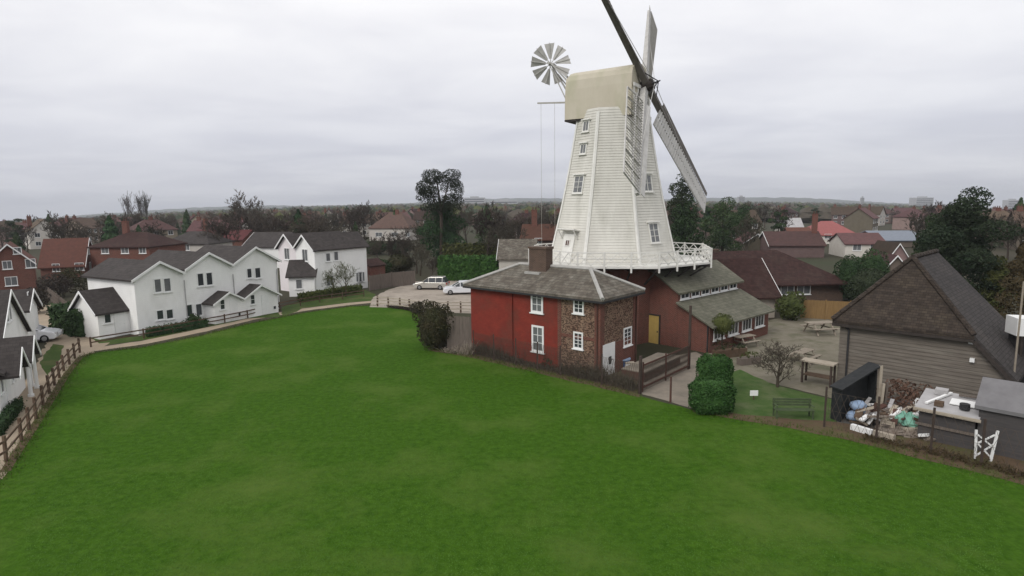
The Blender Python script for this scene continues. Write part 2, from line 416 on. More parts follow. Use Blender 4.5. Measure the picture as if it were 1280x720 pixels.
def window(parent, bas, u, v, w_, h, mull=1, trans=0, fm='white_paint', gm='glass', ft=.07, sill=True, name='window'):
    m = MB(); d0, d1 = -.02, .05
    m.bb(bas, u - w_ / 2, u - w_ / 2 + ft, v, v + h, d0, d1); m.bb(bas, u + w_ / 2 - ft, u + w_ / 2, v, v + h, d0, d1)
    m.bb(bas, u - w_ / 2 + ft, u + w_ / 2 - ft, v, v + ft, d0, d1); m.bb(bas, u - w_ / 2 + ft, u + w_ / 2 - ft, v + h - ft, v + h, d0, d1)
    iw = w_ - 2 * ft
    for i in range(1, mull + 1):
        x = u - w_ / 2 + ft + iw * i / (mull + 1); m.bb(bas, x - .02, x + .02, v + ft, v + h - ft, d0, d1 - .01)
    for i in range(1, trans + 1):
        y = v + ft + (h - 2 * ft) * i / (trans + 1); m.bb(bas, u - w_ / 2 + ft, u + w_ / 2 - ft, y - .016, y + .016, d0, d1 - .015)
    if sill: m.bb(bas, u - w_ / 2 - .08, u + w_ / 2 + .08, v - .07, v - .003, d0, .12)
    f = m.build(name, fm, parent)
    MB().bb(bas, u - w_ / 2 + ft, u + w_ / 2 - ft, v + ft, v + h - ft, -.015, .012).build('pane', gm, f)
    return f
def wpx(A, B, x0, y0, x1, y1):         # a rectangle seen on the wall A-B  ->  u, v, w, h
    L_ = (B - A).length
    zz = 2.0
    for _ in range(3):
        tm = frac(A, B, (x0 + x1) / 2, zz); P = A.lerp(B, tm)
        z0, z1 = zof(P, y1), zof(P, y0); zz = (z0 + z1) / 2
    t0, t1 = frac(A, B, x0, zz), frac(A, B, x1, zz)
    return (t0 + t1) / 2 * L_, z0, (t1 - t0) * L_, z1 - z0

def gable_prism(m, A, e_, n_, W, D, eave, ridge, along='x', z0=0.0):
    """wall body over a W x D plan from corner A; e_ along the front, n_ to the back"""
    P = lambda x, y, z: A + e_ * x + n_ * y + Vector((0, 0, z))
    if along == 'x':
        prof = [(0, z0), (D, z0), (D, eave), (D / 2, ridge), (0, eave)]
        m.extr([P(0, y, z) for y, z in prof], e_ * W)
    elif along == 'y':
        prof = [(0, z0), (W, z0), (W, eave), (W / 2, ridge), (0, eave)]
        m.extr([P(x, 0, z) for x, z in prof], n_ * D)
    else:
        m.extr([P(0, 0, z0), P(W, 0, z0), P(W, D, z0), P(0, D, z0)], (0, 0, eave - z0))
    return m
def roof_polys(A, e_, n_, W, D, eave, ridge, along='x', over=.3, hip0=0.0, hip1=0.0, t=.16):
    P = lambda x, y, z: A + e_ * x + n_ * y + Vector((0, 0, z))
    if along == 'x':
        sl = (ridge - eave) / (D / 2); ze = eave - sl * over + t; zr = ridge + t
        xa = -over; xb = W + over
        ra = hip0 if hip0 else -over; rb = W - hip1 if hip1 else W + over
        a, b, c, d = P(xa, -over, ze), P(xb, -over, ze), P(xb, D + over, ze), P(xa, D + over, ze)
        r0, r1 = P(ra, D / 2, zr), P(rb, D / 2, zr)
        ps = [[a, b, r1, r0], [c, d, r0, r1]]
        if hip0: ps.append([d, a, r0])
        if hip1: ps.append([b, c, r1])
        return ps
    sl = (ridge - eave) / (W / 2); ze = eave - sl * over + t; zr = ridge + t
    ya, yb = -over, D + over
    ra = hip0 if hip0 else -over; rb = D - hip1 if hip1 else D + over
    a, b, c, d = P(-over, ya, ze), P(W + over, ya, ze), P(W + over, yb, ze), P(-over, yb, ze)
    r0, r1 = P(W / 2, ra, zr), P(W / 2, rb, zr)
    ps = [[d, a, r0, r1], [b, c, r1, r0]]
    if hip0: ps.append([a, b, r0])
    if hip1: ps.append([c, d, r1])
    return ps
def frame2(A, B):
    A = Vector((A[0], A[1], A[2] if len(A) > 2 else 0)); B = Vector((B[0], B[1], A.z)); e_ = (B - A); W = e_.length; e_.normalize()
    return A, e_, Vector((-e_.y, e_.x, 0)), W
def barge(parent, p0, pk, p1, nrm, m='white_paint', h=.22, t=.05):
    """two boards up the verge of a gable"""
    mb = MB(); nrm = Vector(nrm).normalized()
    for a, b in ((p0, pk), (pk, p1)):
        a, b = Vector(a), Vector(b); dn = Vector((0, 0, h))
        mb.extr([a, b, b - dn, a - dn], nrm * t)
    return mb.build('bargeboard', m, parent)
def chimney(parent, c, w_, d, z0, z1, m='brick_red', rot=None, pots=2):
    e_ = Vector(rot) if rot is not None else Vector((1, 0, 0)); e_.normalize(); n_ = Vector((-e_.y, e_.x, 0))
    mb = MB(); bas = basis(Vector((c[0], c[1], 0)), e_, n_)
    mb.bb(bas, -w_ / 2, w_ / 2, z0, z1 - .15, -d / 2, d / 2); mb.bb(bas, -w_ / 2 - .06, w_ / 2 + .06, z1 - .15, z1, -d / 2 - .06, d / 2 + .06)
    ch = mb.build('chimney', m, parent)
    for i in range(pots):
        u = -w_ / 2 + w_ * (i + .5) / pots
        p = bas(u, z1, 0); MB().tube(p, p + Vector((0, 0, .45)), .13, .1, 8).build('chimney_pot', 'brick_low', ch)
    return ch
def house(name, label, cat, A, B, D, eave, ridge, along='x', wm='town_wall', rm='town_roof', over=.3, hip0=0, hip1=0, wins=(), chim=(), barges='', group=None, side_wins=(), gutter=False):
    A, e_, n_, W = frame2(A, B)
    root = thing(name, label, cat, A, group)
    z = A.z
    hipped = hip0 or hip1
    m = MB()
    if hip0 and hip1: gable_prism(m, A, e_, n_, W, D, eave, ridge, 'hip')
    elif not hipped: gable_prism(m, A, e_, n_, W, D, eave, ridge, along)
    else:
        gable_prism(m, A, e_, n_, W, D, eave, ridge, 'hip')
        P = lambda x, y, zz: A + e_ * x + n_ * y + Vector((0, 0, zz))
        if along == 'x':
            x = 0 if not hip0 else W - .2
            m.extr([P(x, 0, eave), P(x, D, eave), P(x, D / 2, ridge)], e_ * .2)
        else:
            y = 0 if not hip0 else D - .2
            m.extr([P(0, y, eave), P(W, y, eave), P(W / 2, y, ridge)], n_ * .2)
    wall = m.build('wall', wm, root)
    rp = roof_polys(A, e_, n_, W, D, eave, ridge, along, over, hip0, hip1)
    ro = MB().roof(rp).build('roof', rm, root)
    P = lambda x, y, zz: A + e_ * x + n_ * y + Vector((0, 0, zz))
    t = .16
    if along == 'x': sl = (ridge - eave) / (D / 2)
    else: sl = (ridge - eave) / (W / 2)
    ze = eave - sl * over + t
    if 'f' in barges and along == 'y': barge(root, P(-over, -over - .003, ze), P(W / 2, -over - .003, ridge + t), P(W + over, -over - .003, ze), -n_)
    if 'l' in barges and along == 'x': barge(root, P(-over - .003, -over, ze), P(-over - .003, D / 2, ridge + t), P(-over - .003, D + over, ze), -e_)
    if 'r' in barges and along == 'x': barge(root, P(W + over + .003, -over, ze), P(W + over + .003, D / 2, ridge + t), P(W + over + .003, D + over, ze), e_)
    bf = basis(A, e_)
    for wd in wins: window(root, bf, *wd[:4], **(wd[4] if len(wd) > 4 else {}))
    for side, wd in side_wins:
        bs = basis(A, -n_ * -1 * -1, -e_) if False else (basis(A + n_ * D, -n_, -e_) if side == 'l' else basis(A + e_ * W, n_, e_))
        window(root, bs, *wd[:4], **(wd[4] if len(wd) > 4 else {}))
    for (x, y, z1, cw) in chim:
        c = A + e_ * x + n_ * y
        chimney(root, c, cw, .6, A.z + eave, A.z + z1, rot=e_)
    return root, A, e_, n_, W

# ------------------------------------------------------------------ vegetation builders
def leaf_mesh(m, blobs, n, size, seed=0, shell=.45, flat=.0):
    """n leaf-clump quads through the volume of ellipsoid blobs (x, y, z, rx, ry, rz)"""
    rng = random.Random(seed)
    wts = [b[3] * b[4] * b[5] for b in blobs]
    for _ in range(n):
        b = rng.choices(blobs, wts)[0]
        while True:
            d = Vector((rng.uniform(-1, 1), rng.uniform(-1, 1), rng.uniform(-1, 1)))
            if .05 < d.length <= 1: break
        r = d.length
        r = shell + (1 - shell) * r ** .7
        d.normalize()
        r *= 1 + .10 * math.sin(d.x * 7 + b[0] * 3) * math.sin(d.z * 6 + b[1])
        c = Vector((b[0] + d.x * r * b[3], b[1] + d.y * r * b[4], b[2] + d.z * r * b[5]))
        nrm = (d + Vector((rng.gauss(0, .7), rng.gauss(0, .7), rng.gauss(0, .7) + flat))).normalized()
        a = nrm.cross(Vector((rng.gauss(0, 1), rng.gauss(0, 1), rng.gauss(0, 1)))).normalized(); bb_ = nrm.cross(a)
        s_ = size * rng.uniform(.55, 1.25); a *= s_; bb_ *= s_ * rng.uniform(.45, .9)
        k = nrm * s_ * .25
        m.add([c - a, c - bb_ * rng.uniform(.6, 1) + k, c + a, c + bb_ * rng.uniform(.6, 1) + k], [(0, 1, 2, 3)])
    return m
def limb(m, p, d, length, r, lvl, rng, spread, wig=.12, gravity=.0):
    segs = 3 if lvl < 2 else 2
    q = Vector(p); d = Vector(d).normalized(); rr = r
    pts = [(q.copy(), rr)]
    for i in range(segs):
        d = (d + Vector((rng.gauss(0, wig), rng.gauss(0, wig), rng.gauss(0, wig) + gravity))).normalized()
        q = q + d * (length / segs); rr = r * (1 - .75 * (i + 1) / segs)
        pts.append((q.copy(), rr))
    for (a, ra), (b, rb) in zip(pts, pts[1:]):
        m.tube(a, b, ra, rb, 6 if lvl == 0 else (4 if lvl == 1 else 3))
    return pts, d
def bare_tree(h, r0=None, seed=0, spread=.75, levels=4, upright=.35, twigs=5, trunk=.28, first=8, rtw=.018, wide=1.0):
    """trunk mesh builder, crown mesh builder (limbs and fine twigs)"""
    rng = random.Random(seed); r0 = r0 or h * .022
    T = MB(); Cn = MB()
    tpts, td = limb(T, (0, 0, -.2), (rng.gauss(0, .03), rng.gauss(0, .03), 1), h * .62, r0, 0, rng, 0, .05)
    def along(pts, f):
        x = f * (len(pts) - 1); i = min(int(x), len(pts) - 2); return pts[i][0].lerp(pts[i + 1][0], x - i), pts[i][1] + (pts[i + 1][1] - pts[i][1]) * (x - i)
    def grow(pts, d0, length, lvl):
        cnt = first if lvl == 0 else (5 if lvl == 1 else (4 if lvl == 2 else twigs))
        az = rng.uniform(0, 6.28)
        for k in range(cnt):
            f = (trunk / .62 if lvl == 0 else .25) + (1 - (trunk / .62 if lvl == 0 else .25)) * (k + rng.uniform(.2, 1)) / cnt
            p, r = along(pts, min(f, 1))
            az += 2.4 + rng.uniform(-.4, .4)
            if lvl == 0: side = Vector((math.cos(az) * wide, math.sin(az) * wide, 0))
            else:
                x = d0.cross(Vector((rng.gauss(0, 1), rng.gauss(0, 1), rng.gauss(0, 1)))); side = x.normalized()
            d = (d0 * (1 - spread * .6) + side * spread + Vector((0, 0, upright))).normalized()
            ln = length * rng.uniform(.75, 1.15) * (1.12 - .5 * f if lvl == 0 else 1)
            if lvl >= levels - 1:
                a = p; e_ = p + d * ln; mid = p.lerp(e_, .5) + Vector((rng.gauss(0, .06), rng.gauss(0, .06), rng.gauss(0, .06))) * ln
                s_ = d.cross(Vector((rng.gauss(0, 1), rng.gauss(0, 1), rng.gauss(0, 1)))).normalized() * rtw
                Cn.add([a - s_, a + s_, mid + s_ * .8, mid - s_ * .8, e_], [(0, 1, 2, 3), (3, 2, 4)])
            else:
                q, dd = limb(Cn, p, d, ln, max(r * .6, .012), lvl + 1, rng, spread)
                grow(q, dd, ln * .55, lvl + 1)
    grow(tpts, Vector((0, 0, 1)), h * .42, 0)
    return T, Cn
def tree_thing(name, label, T, Cn, pos, bm_='bark', cm='twig', cat='tree', group=None, crown='crown', sm=False, tname='trunk'):
    root = thing(name, label, cat, (0, 0, 0), group)
    if T is not None: T.build(tname, bm_, root, fix=False)
    Cn.build(crown, cm, root, fix=False)
    root.location = pos
    return root
def conifer_mesh(h, r, n, size, seed, base=.08):
    rng = random.Random(seed); m = MB()
    for _ in range(n):
        f = rng.random() ** .75
        z = h * (base + (1 - base) * (1 - f) if False else base + (1 - base) * f)
        rr = r * (1 - f) ** .8 * (1 + .22 * math.sin(f * 38)) + .08
        a = rng.uniform(0, 6.283); q = rr * (.45 + .55 * rng.random() ** .4) * (1 + .12 * math.sin(a * 3 + f * 9))
        c = Vector((q * math.cos(a), q * math.sin(a), z - q * .25))
        nrm = Vector((math.cos(a) + rng.gauss(0, .5), math.sin(a) + rng.gauss(0, .5), .5 + rng.gauss(0, .4))).normalized()
        t1 = nrm.cross(Vector((rng.gauss(0, 1), rng.gauss(0, 1), rng.gauss(0, 1)))).normalized(); t2 = nrm.cross(t1)
        s_ = size * rng.uniform(.6, 1.2)
        m.add([c - t1 * s_, c - t2 * s_ * .6, c + t1 * s_, c + t2 * s_ * .6], [(0, 1, 2, 3)])
    return m
def pine_blobs(h, seed, w_, crown0=.45, n=9):
    rng = random.Random(seed); bl = []
    for i in range(n):
        f = crown0 + (1 - crown0) * (i + .5) / n
        rad = w_ * (1 - .55 * abs((f - crown0) / (1 - crown0) - .4))
        a = i * 2.4 + rng.uniform(-.4, .4); q = rad * rng.uniform(.25, .75)
        bl.append((q * math.cos(a), q * math.sin(a), h * f * .97, rad * rng.uniform(.38, .58), rad * rng.uniform(.38, .58), h * rng.uniform(.045, .075)))
    return bl
def hedge(name, label, pts, w_, h, z=0, m='leaf_garden_hedge', size=.16, dens=60, group=None, cat='hedge', seed=1):
    mb = MB(); rng = random.Random(seed)
    for a, b in zip(pts, pts[1:]):
        a, b = Vector(a), Vector(b); d = b - a; L_ = d.length; d.normalize(); nn = Vector((-d.y, d.x, 0))
        core = [a - nn * w_ * .42, b - nn * w_ * .42, b + nn * w_ * .42, a + nn * w_ * .42]
        mb.prism([(p.x, p.y) for p in core], a.z, a.z + h * .9)
        area = 2 * L_ * h + L_ * w_ + 2 * w_ * h
        for _ in range(int(area * dens)):
            k = rng.random() * area
            u = rng.random() * L_
            if k < 2 * L_ * h: v = rng.choice((-1, 1)) * w_ / 2; z_ = rng.random() * h; n0 = nn * (1 if v > 0 else -1)
            elif k < 2 * L_ * h + L_ * w_: v = rng.uniform(-.5, .5) * w_; z_ = h; n0 = Vector((0, 0, 1))
            else: v = rng.uniform(-.5, .5) * w_; z_ = rng.random() * h; u = rng.choice((0, L_)); n0 = d * (1 if u else -1)
            c = a + d * u + nn * v + Vector((0, 0, z_)) + n0 * rng.gauss(0, .05) * (1 + .5 * h)
            nr = (n0 + Vector((rng.gauss(0, .6), rng.gauss(0, .6), rng.gauss(0, .6)))).normalized()
            t1 = nr.cross(Vector((rng.gauss(0, 1), rng.gauss(0, 1), rng.gauss(0, 1)))).normalized(); t2 = nr.cross(t1); s_ = size * rng.uniform(.5, 1.2)
            mb.add([c - t1 * s_, c - t2 * s_ * .6, c + t1 * s_, c + t2 * s_ * .6], [(0, 1, 2, 3)])
    o = mb.build(name, m, None, origin=Vector(pts[0]), fix=False)
    return tag(o, label, cat, group)
def bush(name, label, pos, r, h, m='leaf_dark', n=900, size=.14, seed=1, cat='shrub', group=None, core=True, z0=0.0):
    mb = MB(); rng = random.Random(seed)
    bl = [(0, 0, h * .5 + z0, r * .8, r * .8, h * .5)]
    for i in range(5):
        a = i * 1.3 + seed; bl.append((r * .45 * math.cos(a), r * .45 * math.sin(a), h * rng.uniform(.3, .75) + z0, r * .55, r * .55, h * .3))
    if core: mb.blob((0, 0, h * .47 + z0), 1, 2, .12, (r * .68, r * .68, h * .43))
    leaf_mesh(mb, bl, n, size, seed, .7)
    o = mb.build(name, m, None, fix=False); o.location = pos
    return tag(o, label, cat, group)

# ------------------------------------------------------------------ the ground
def ragged(pts, amp, step=.7, seed=1):
    rg = random.Random(seed); out_ = []
    for a, b in zip(pts, pts[1:] + pts[:1]):
        a, b = Vector(a), Vector(b); d = b - a; n = max(1, min(60, int(d.length / step))); nn = Vector((-d.y, d.x, 0)).normalized()
        for k in range(n):
            p = a + d * (k / n); out_.append(p + nn * (rg.uniform(-amp, amp) if k else 0))
    return out_
def sheet(name, pts, z, m, kind='structure', amp=.10):
    pts = ragged([Vector(p) for p in pts], amp, seed=len(pts))
    mb = MB(); mb.add([(p[0], p[1], z) for p in pts], [tuple(range(len(pts)))])
    o = mb.build(name, m, None, fix=False)
    if o.data.polygons[0].normal.z < 0: o.data.flip_normals()
    return struct(o, kind)
def strip(name, pts, w_, z, m):
    mb = MB(); ls, rs = [], []; rg = random.Random(len(pts)); fine = []; fw_ = []
    for i in range(len(pts) - 1):
        a, b = Vector(pts[i]), Vector(pts[i + 1]); n = max(1, int((b - a).length / .8))
        for k in range(n):
            fine.append(a.lerp(b, k / n)); w0 = w_[i] if isinstance(w_, (list, tuple)) else w_; w1 = w_[i + 1] if isinstance(w_, (list, tuple)) else w_
            fw_.append((w0 + (w1 - w0) * k / n) * rg.uniform(.92, 1.08))
    fine.append(Vector(pts[-1])); fw_.append(w_[-1] if isinstance(w_, (list, tuple)) else w_); pts, w_ = fine, fw_
    for i, p in enumerate(pts):
        a = Vector(pts[max(i - 1, 0)]); b = Vector(pts[min(i + 1, len(pts) - 1)]); d = (b - a); d.z = 0; d.normalize(); nn = Vector((-d.y, d.x, 0))
        ww = w_[i] if isinstance(w_, (list, tuple)) else w_
        ls.append(Vector(p) + nn * ww / 2); rs.append(Vector(p) - nn * ww / 2)
    n = len(pts); vs = [(p.x, p.y, z) for p in ls + rs]
    mb.add(vs, [(i, i + 1, n + i + 1, n + i) for i in range(n - 1)])
    o = mb.build(name, m, None, fix=False)
    if o.data.polygons[0].normal.z < 0: o.data.flip_normals()
    return struct(o)
mb = MB()
rings = [0, 30, 60, 90, 120, 160, 210, 280, 370, 500, 700, 1000, 1500, 2300, 3500, 5500, 9000]
NA = 96
for r in rings:
    for i in range(NA):
        a = 2 * math.pi * i / NA; x, y = r * math.sin(a), r * math.cos(a)
        mb.v.append((x, y, gz(x, y)))
for j in range(len(rings) - 1):
    for i in range(NA):
        a, b = j * NA + i, j * NA + (i + 1) % NA
        mb.f.append([a, b, b + NA, a + NA]); mb.m.append(0)
g = mb.build('ground', 'town_ground', None, fix=False, smooth_=True)
bm = bmesh.new(); bm.from_mesh(g.data); bmesh.ops.remove_doubles(bm, verts=bm.verts, dist=.001)
bmesh.ops.recalc_face_normals(bm, faces=bm.faces); bm.to_mesh(g.data); bm.free()
struct(g)
# low wooded rise along the horizon
mb = MB(); prof = []
rng = random.Random(3)
NH = 260
for i in range(NH + 1):
    az = math.radians(-56 + 112 * i / NH)
    hh = 24 + 9 * math.sin(i * .11) + 7 * math.sin(i * .043 + 1) + rng.uniform(-2.5, 2.5)
    for r, k in ((3300, 0), (3700, .8), (4000, 1), (5200, .4)):
        x, y = r * math.sin(az), r * math.cos(az); mb.v.append((x, y, gz(x, y) - 2 + hh * k))
for i in range(NH):
    for j in range(3):
        a = i * 4 + j; mb.f.append([a, a + 4, a + 5, a + 1]); mb.m.append(0)
struct(mb.build('hills', 'hill_mat', None))

# the close-mown field, its worn edge, the paths, the car park
fedge_l = [at(10, 590), at(24, 566), at(45, 535), at(66, 500), at(84, 470), at(102, 447), at(118, 441)]
field = [Vector((-7, -25, 0)), Vector((-16, 8, 0))] + fedge_l + [at(180, 434), at(250, 420), at(310, 405), at(380, 391), at(440, 383), at(468, 382), at(500, 386), at(524, 391), at(531, 412), at(536, 432), at(592, 445), at(640, 457), at(700, 470), at(760, 484), at(800, 495), at(866, 513), at(930, 524), at(990, 533), at(1050, 545), at(1110, 560), at(1180, 578), at(1280, 604), Vector((31, 13, 0)), Vector((48, -25, 0))]
sheet('field_grass', field, .012, 'field_grass_mat')
path_pts = [Vector((-19, 6, 0)), at(-40, 640), at(2, 572), at(40, 510), at(66, 468), at(86, 442), at(96, 432)]
strip('path', path_pts, [2.2, 2.2, 2.1, 2.3, 2.6, 3.4, 4.5], .008, 'path_mat')
strip('path', [at(84, 436), at(120, 436.5), at(180, 428), at(250, 413.5), at(310, 399), at(380, 387), at(440, 379.5), at(480, 376)], 1.5, .005, 'path_mat')
strip('path', [at(96, 440), at(84, 424), at(70, 408), at(62, 395), at(75, 380)], [3.4, 3.0, 3.4, 4, 4], .009, 'path_mat')
sheet('car_park', [at(462, 384), at(466, 372), at(486, 362), at(520, 352), at(590, 350), at(640, 352), at(640, 388), at(590, 392), at(526, 390), at(500, 385)], .016, 'gravel_mat')
sheet('lawn', [at(352, 398), at(352, 384), at(372, 377), at(400, 368), at(455, 362), at(470, 368), at(464, 376), at(440, 378), at(380, 385)], .006, 'rough_grass')
sheet('lawn', [at(60, 470), at(50, 452), at(66, 430), at(80, 432), at(77, 445)], .013, 'rough_grass')
sheet('lawn', [at(112, 434), at(100, 420), at(128, 424), at(180, 420), at(250, 409), at(300, 399), at(345, 389), at(352, 396), at(310, 398), at(250, 411), at(180, 425)], .007, 'rough_grass')
# yard of the mill: concrete apron, tea garden paving, small lawn, earth
sheet('apron', [at(802, 493), at(866, 511), at(884, 478), at(888, 452), at(870, 440), at(800, 452)], .016, 'concrete_mat')
sheet('tea_garden', [at(884, 440), at(876, 470), at(908, 480), at(960, 478), at(1040, 498), at(1060, 500), at(1060, 400), at(980, 396), at(930, 408)], .010, 'patio_mat')
sheet('lawn', [at(868, 512), at(876, 478), at(925, 462), at(962, 479), at(1042, 500), at(1050, 543), at(990, 531), at(930, 522)], .014, 'lawn_mat')
sheet('earth_bank', [at(534, 434), at(592, 441), at(640, 452), at(700, 464), at(760, 478), at(800, 490), at(800, 497), at(700, 473), at(592, 448), at(536, 438)], .018, 'earth_mat')
sheet('earth_bank', [at(866, 509), at(930, 519), at(1046, 528), at(1120, 540), at(1200, 552), at(1280, 560), at(1480, 600), at(1420, 640), at(1280, 607), at(1180, 581), at(1110, 563), at(1050, 548), at(990, 536), at(866, 515)], .020, 'earth_mat')
sheet('yard', [at(1046, 528), at(1052, 490), at(1280, 500), at(1500, 540), at(1480, 600), at(1280, 562), at(1200, 554), at(1120, 542)], .015, 'asphalt_mat')
sheet('earth_bank', [at(590, 441), at(640, 438), at(750, 462), at(800, 460), at(806, 480), at(800, 490), at(700, 464)], .009, 'earth_mat')
strip('worn_edge', [p + Vector((-.12, 0, 0)) for p in fedge_l], .4, .017, 'earth_mat')

# grass tufts: the tips standing up out of the sward, nearer part of the field
mb = MB(); rng = random.Random(11)
for _ in range(110000):
    y = 13 + 32 * rng.random() ** 1.6; x = rng.uniform(-.86, .86) * y
    if x < -22 + max(0, 26 - y) * .3 and y > 20: continue
    if x < -16: 
        if y > 14 and x < -15.5 - (y - 8) * .33: continue
    if x > 2 and y > 44 - 1.12 * (x - 0) + 1: continue
    if x > 2 and y > 38.2 - .8 * x: continue
    a = rng.uniform(0, 6.28); h = rng.uniform(.015, .05); l = rng.uniform(.02, .06)
    dx, dy = math.cos(a) * .016, math.sin(a) * .016
    mb.add([(x - dx, y - dy, .012), (x + dx, y + dy, .012), (x + dy * l * 60, y - dx * l * 60, h)], [(0, 1, 2)])
o = mb.build('grass_tufts', 'blade', None, fix=False); struct(o, 'stuff')
# longer grass left by the mower along the fences and the bank
mb = MB(); rng = random.Random(17)
edge = [Vector((-16, 8, 0))] + fedge_l + [at(180, 434), at(250, 420), at(310, 405), at(380, 391), at(440, 383), at(468, 382)]
for line, wd in ((edge, .5), ([at(534, 436), at(592, 446), at(640, 458), at(700, 471), at(760, 485), at(800, 496)], .45), ([at(866, 514), at(930, 525), at(990, 534), at(1050, 546), at(1110, 561), at(1180, 579), at(1280, 605), Vector((31, 13, 0))], .6)):
    for a, b in zip(line, line[1:]):
        d = b - a
        for _ in range(int(d.length * 90)):
            p = a + d * rng.random() + Vector((rng.gauss(0, wd * .5), rng.gauss(0, wd * .5), 0)); an = rng.uniform(0, 6.28); h = rng.uniform(.05, .26) * rng.random() + .04
            dx, dy = math.cos(an) * .018, math.sin(an) * .018
            mb.add([(p.x - dx, p.y - dy, .012), (p.x + dx, p.y + dy, .012), (p.x + rng.gauss(0, .08), p.y + rng.gauss(0, .08), h)], [(0, 1, 2)])
o = mb.build('verge_grass', 'verge_blade', None, fix=False); struct(o, 'stuff')

# ------------------------------------------------------------------ the windmill
AX = Vector((8.394, 51.0, 0))
ZS = 6.15                                   # gallery level
mill = thing('windmill', 'tall white weatherboarded smock windmill with four sails and a fantail', 'windmill', AX)
phi0 = math.atan2(-AX.y, -AX.x)
def oct_pt(k, ap, z):
    a = phi0 + math.pi / 8 + k * math.pi / 4; r = ap / math.cos(math.pi / 8)
    return Vector((AX.x + r * math.cos(a), AX.y + r * math.sin(a), z))
def ap_at(z):
    f = (z - ZS) / (17.7 - ZS); return 5.05 + (2.78 - 5.05) * f - .16 * math.sin(math.pi * max(0, min(1, f)))
mb = MB()
zz = ZS; rows_ = []
while zz < 17.95:
    rows_.append((zz, ap_at(zz) + .034)); rows_.append((zz + .205, ap_at(zz + .205) + .005)); zz += .21
for k in range(8):
    pr = [(oct_pt(k, ap, z), oct_pt(k + 1, ap, z)) for z, ap in rows_]
    for (a0, b0), (a1, b1) in zip(pr, pr[1:]): mb.add([a0, b0, b1, a1], [(0, 1, 2, 3)])
mb.build('smock_tower', 'mill_white', mill, fix=False)
for k in range(8):
    mb = MB(); zs = [ZS + i * (17.8 - ZS) / 8 for i in range(9)]
    for za, zb in zip(zs, zs[1:]):
        ca, cb = oct_pt(k, ap_at(za) + .05, za), oct_pt(k, ap_at(zb) + .05, zb)
        for kk in (-1, 1):
            da = (oct_pt(k + kk, ap_at(za) + .05, za) - ca).normalized() * .15; db = (oct_pt(k + kk, ap_at(zb) + .05, zb) - cb).normalized() * .15
            na = (oct_pt(k, 1, 0) - AX); na.z = 0; na = na.normalized() * .035
            mb.hexa([ca, ca + da, ca + da + na, ca + na, cb, cb + db, cb + db + na, cb + na])
    mb.build('corner_board', 'mill_trim', mill)
def face_basis(k, z):                        # k = 0 is the face towards the field
    zt = z + 1
    a0, b0 = oct_pt(k - 1, ap_at(z) + .045, z), oct_pt(k, ap_at(z) + .045, z)
    a1, b1 = oct_pt(k - 1, ap_at(zt) + .045, zt), oct_pt(k, ap_at(zt) + .045, zt)
    c = (a0 + b0) / 2; v = ((a1 + b1) / 2 - c).normalized(); e_ = (b0 - a0).normalized()
    n_ = e_.cross(v)
    if n_.dot(c - Vector((AX.x, AX.y, c.z))) < 0: n_ = -n_
    return basis(c, e_, n_, v)
KL, KR = (-1, 1)
def mill_win(k, py, w_, h, mull=1, trans=1, off=0.0, gm='glass_net'):
    ap = ap_at(12)
    fc = (oct_pt(k - 1, ap, 0) + oct_pt(k, ap, 0)) / 2
    z = zof(fc, py)
    fc = (oct_pt(k - 1, ap_at(z), 0) + oct_pt(k, ap_at(z), 0)) / 2; z = zof(fc, py)
    f = window(mill, face_basis(k, z), off, 0, w_, h, mull, trans, 'mill_trim', gm, .1)
    b = face_basis(k, z)
    MB().bb(b, off - w_ / 2 - .12, off + w_ / 2 + .12, h + .003, h + .09, -.02, .18).build('drip_board', 'mill_trim', f)
    return z
# which neighbour lies to the left in view
if proj(oct_pt(KL - 1, 4, 8))[0] > proj(oct_pt(KR - 1, 4, 8))[0]: KL, KR = KR, KL
mill_win(KL, 165, .75, .9, 1, 0); mill_win(KL, 193, .75, .85, 1, 0); mill_win(KL, 242, 1.15, 1.45, 1, 2)
mill_win(KR, 304, 1.1, 1.6, 1, 2, .0); mill_win(KR, 240, 1.1, 1.4, 1, 1, .0)
bd = face_basis(KL, ZS + .05)
dm = MB(); dm.bb(bd, -.62, .62, 0, 2.25, -.05, .10); door = dm.build('door', 'mill_trim', mill)
window(door, basis(bd(-.05, 1.25, .10), bd(1, 0) - bd(0, 0), bd(0, 0, 1) - bd(0, 0, 0), bd(0, 1) - bd(0, 0)), 0, 0, .55, .55, 1, 0, 'mill_trim', 'brick_low', .07, False, name='hatch')
MB().bb(bd, -1.0, 1.0, 2.5, 2.58, -.05, .65).build('door_hood', 'mill_trim', mill)
for s_ in (-.9, .9): m2 = MB(); m2.bar(bd(s_, 1.9, .05), bd(s_, 2.5, .6), .07); m2.build('hood_bracket', 'mill_trim', mill)
# brick base
mb = MB(); mb.prism([(p.x, p.y) for p in [oct_pt(k, 4.9, 0) for k in range(8)]], 0, ZS - .35); mb.build('brick_base', 'brick_red', mill)
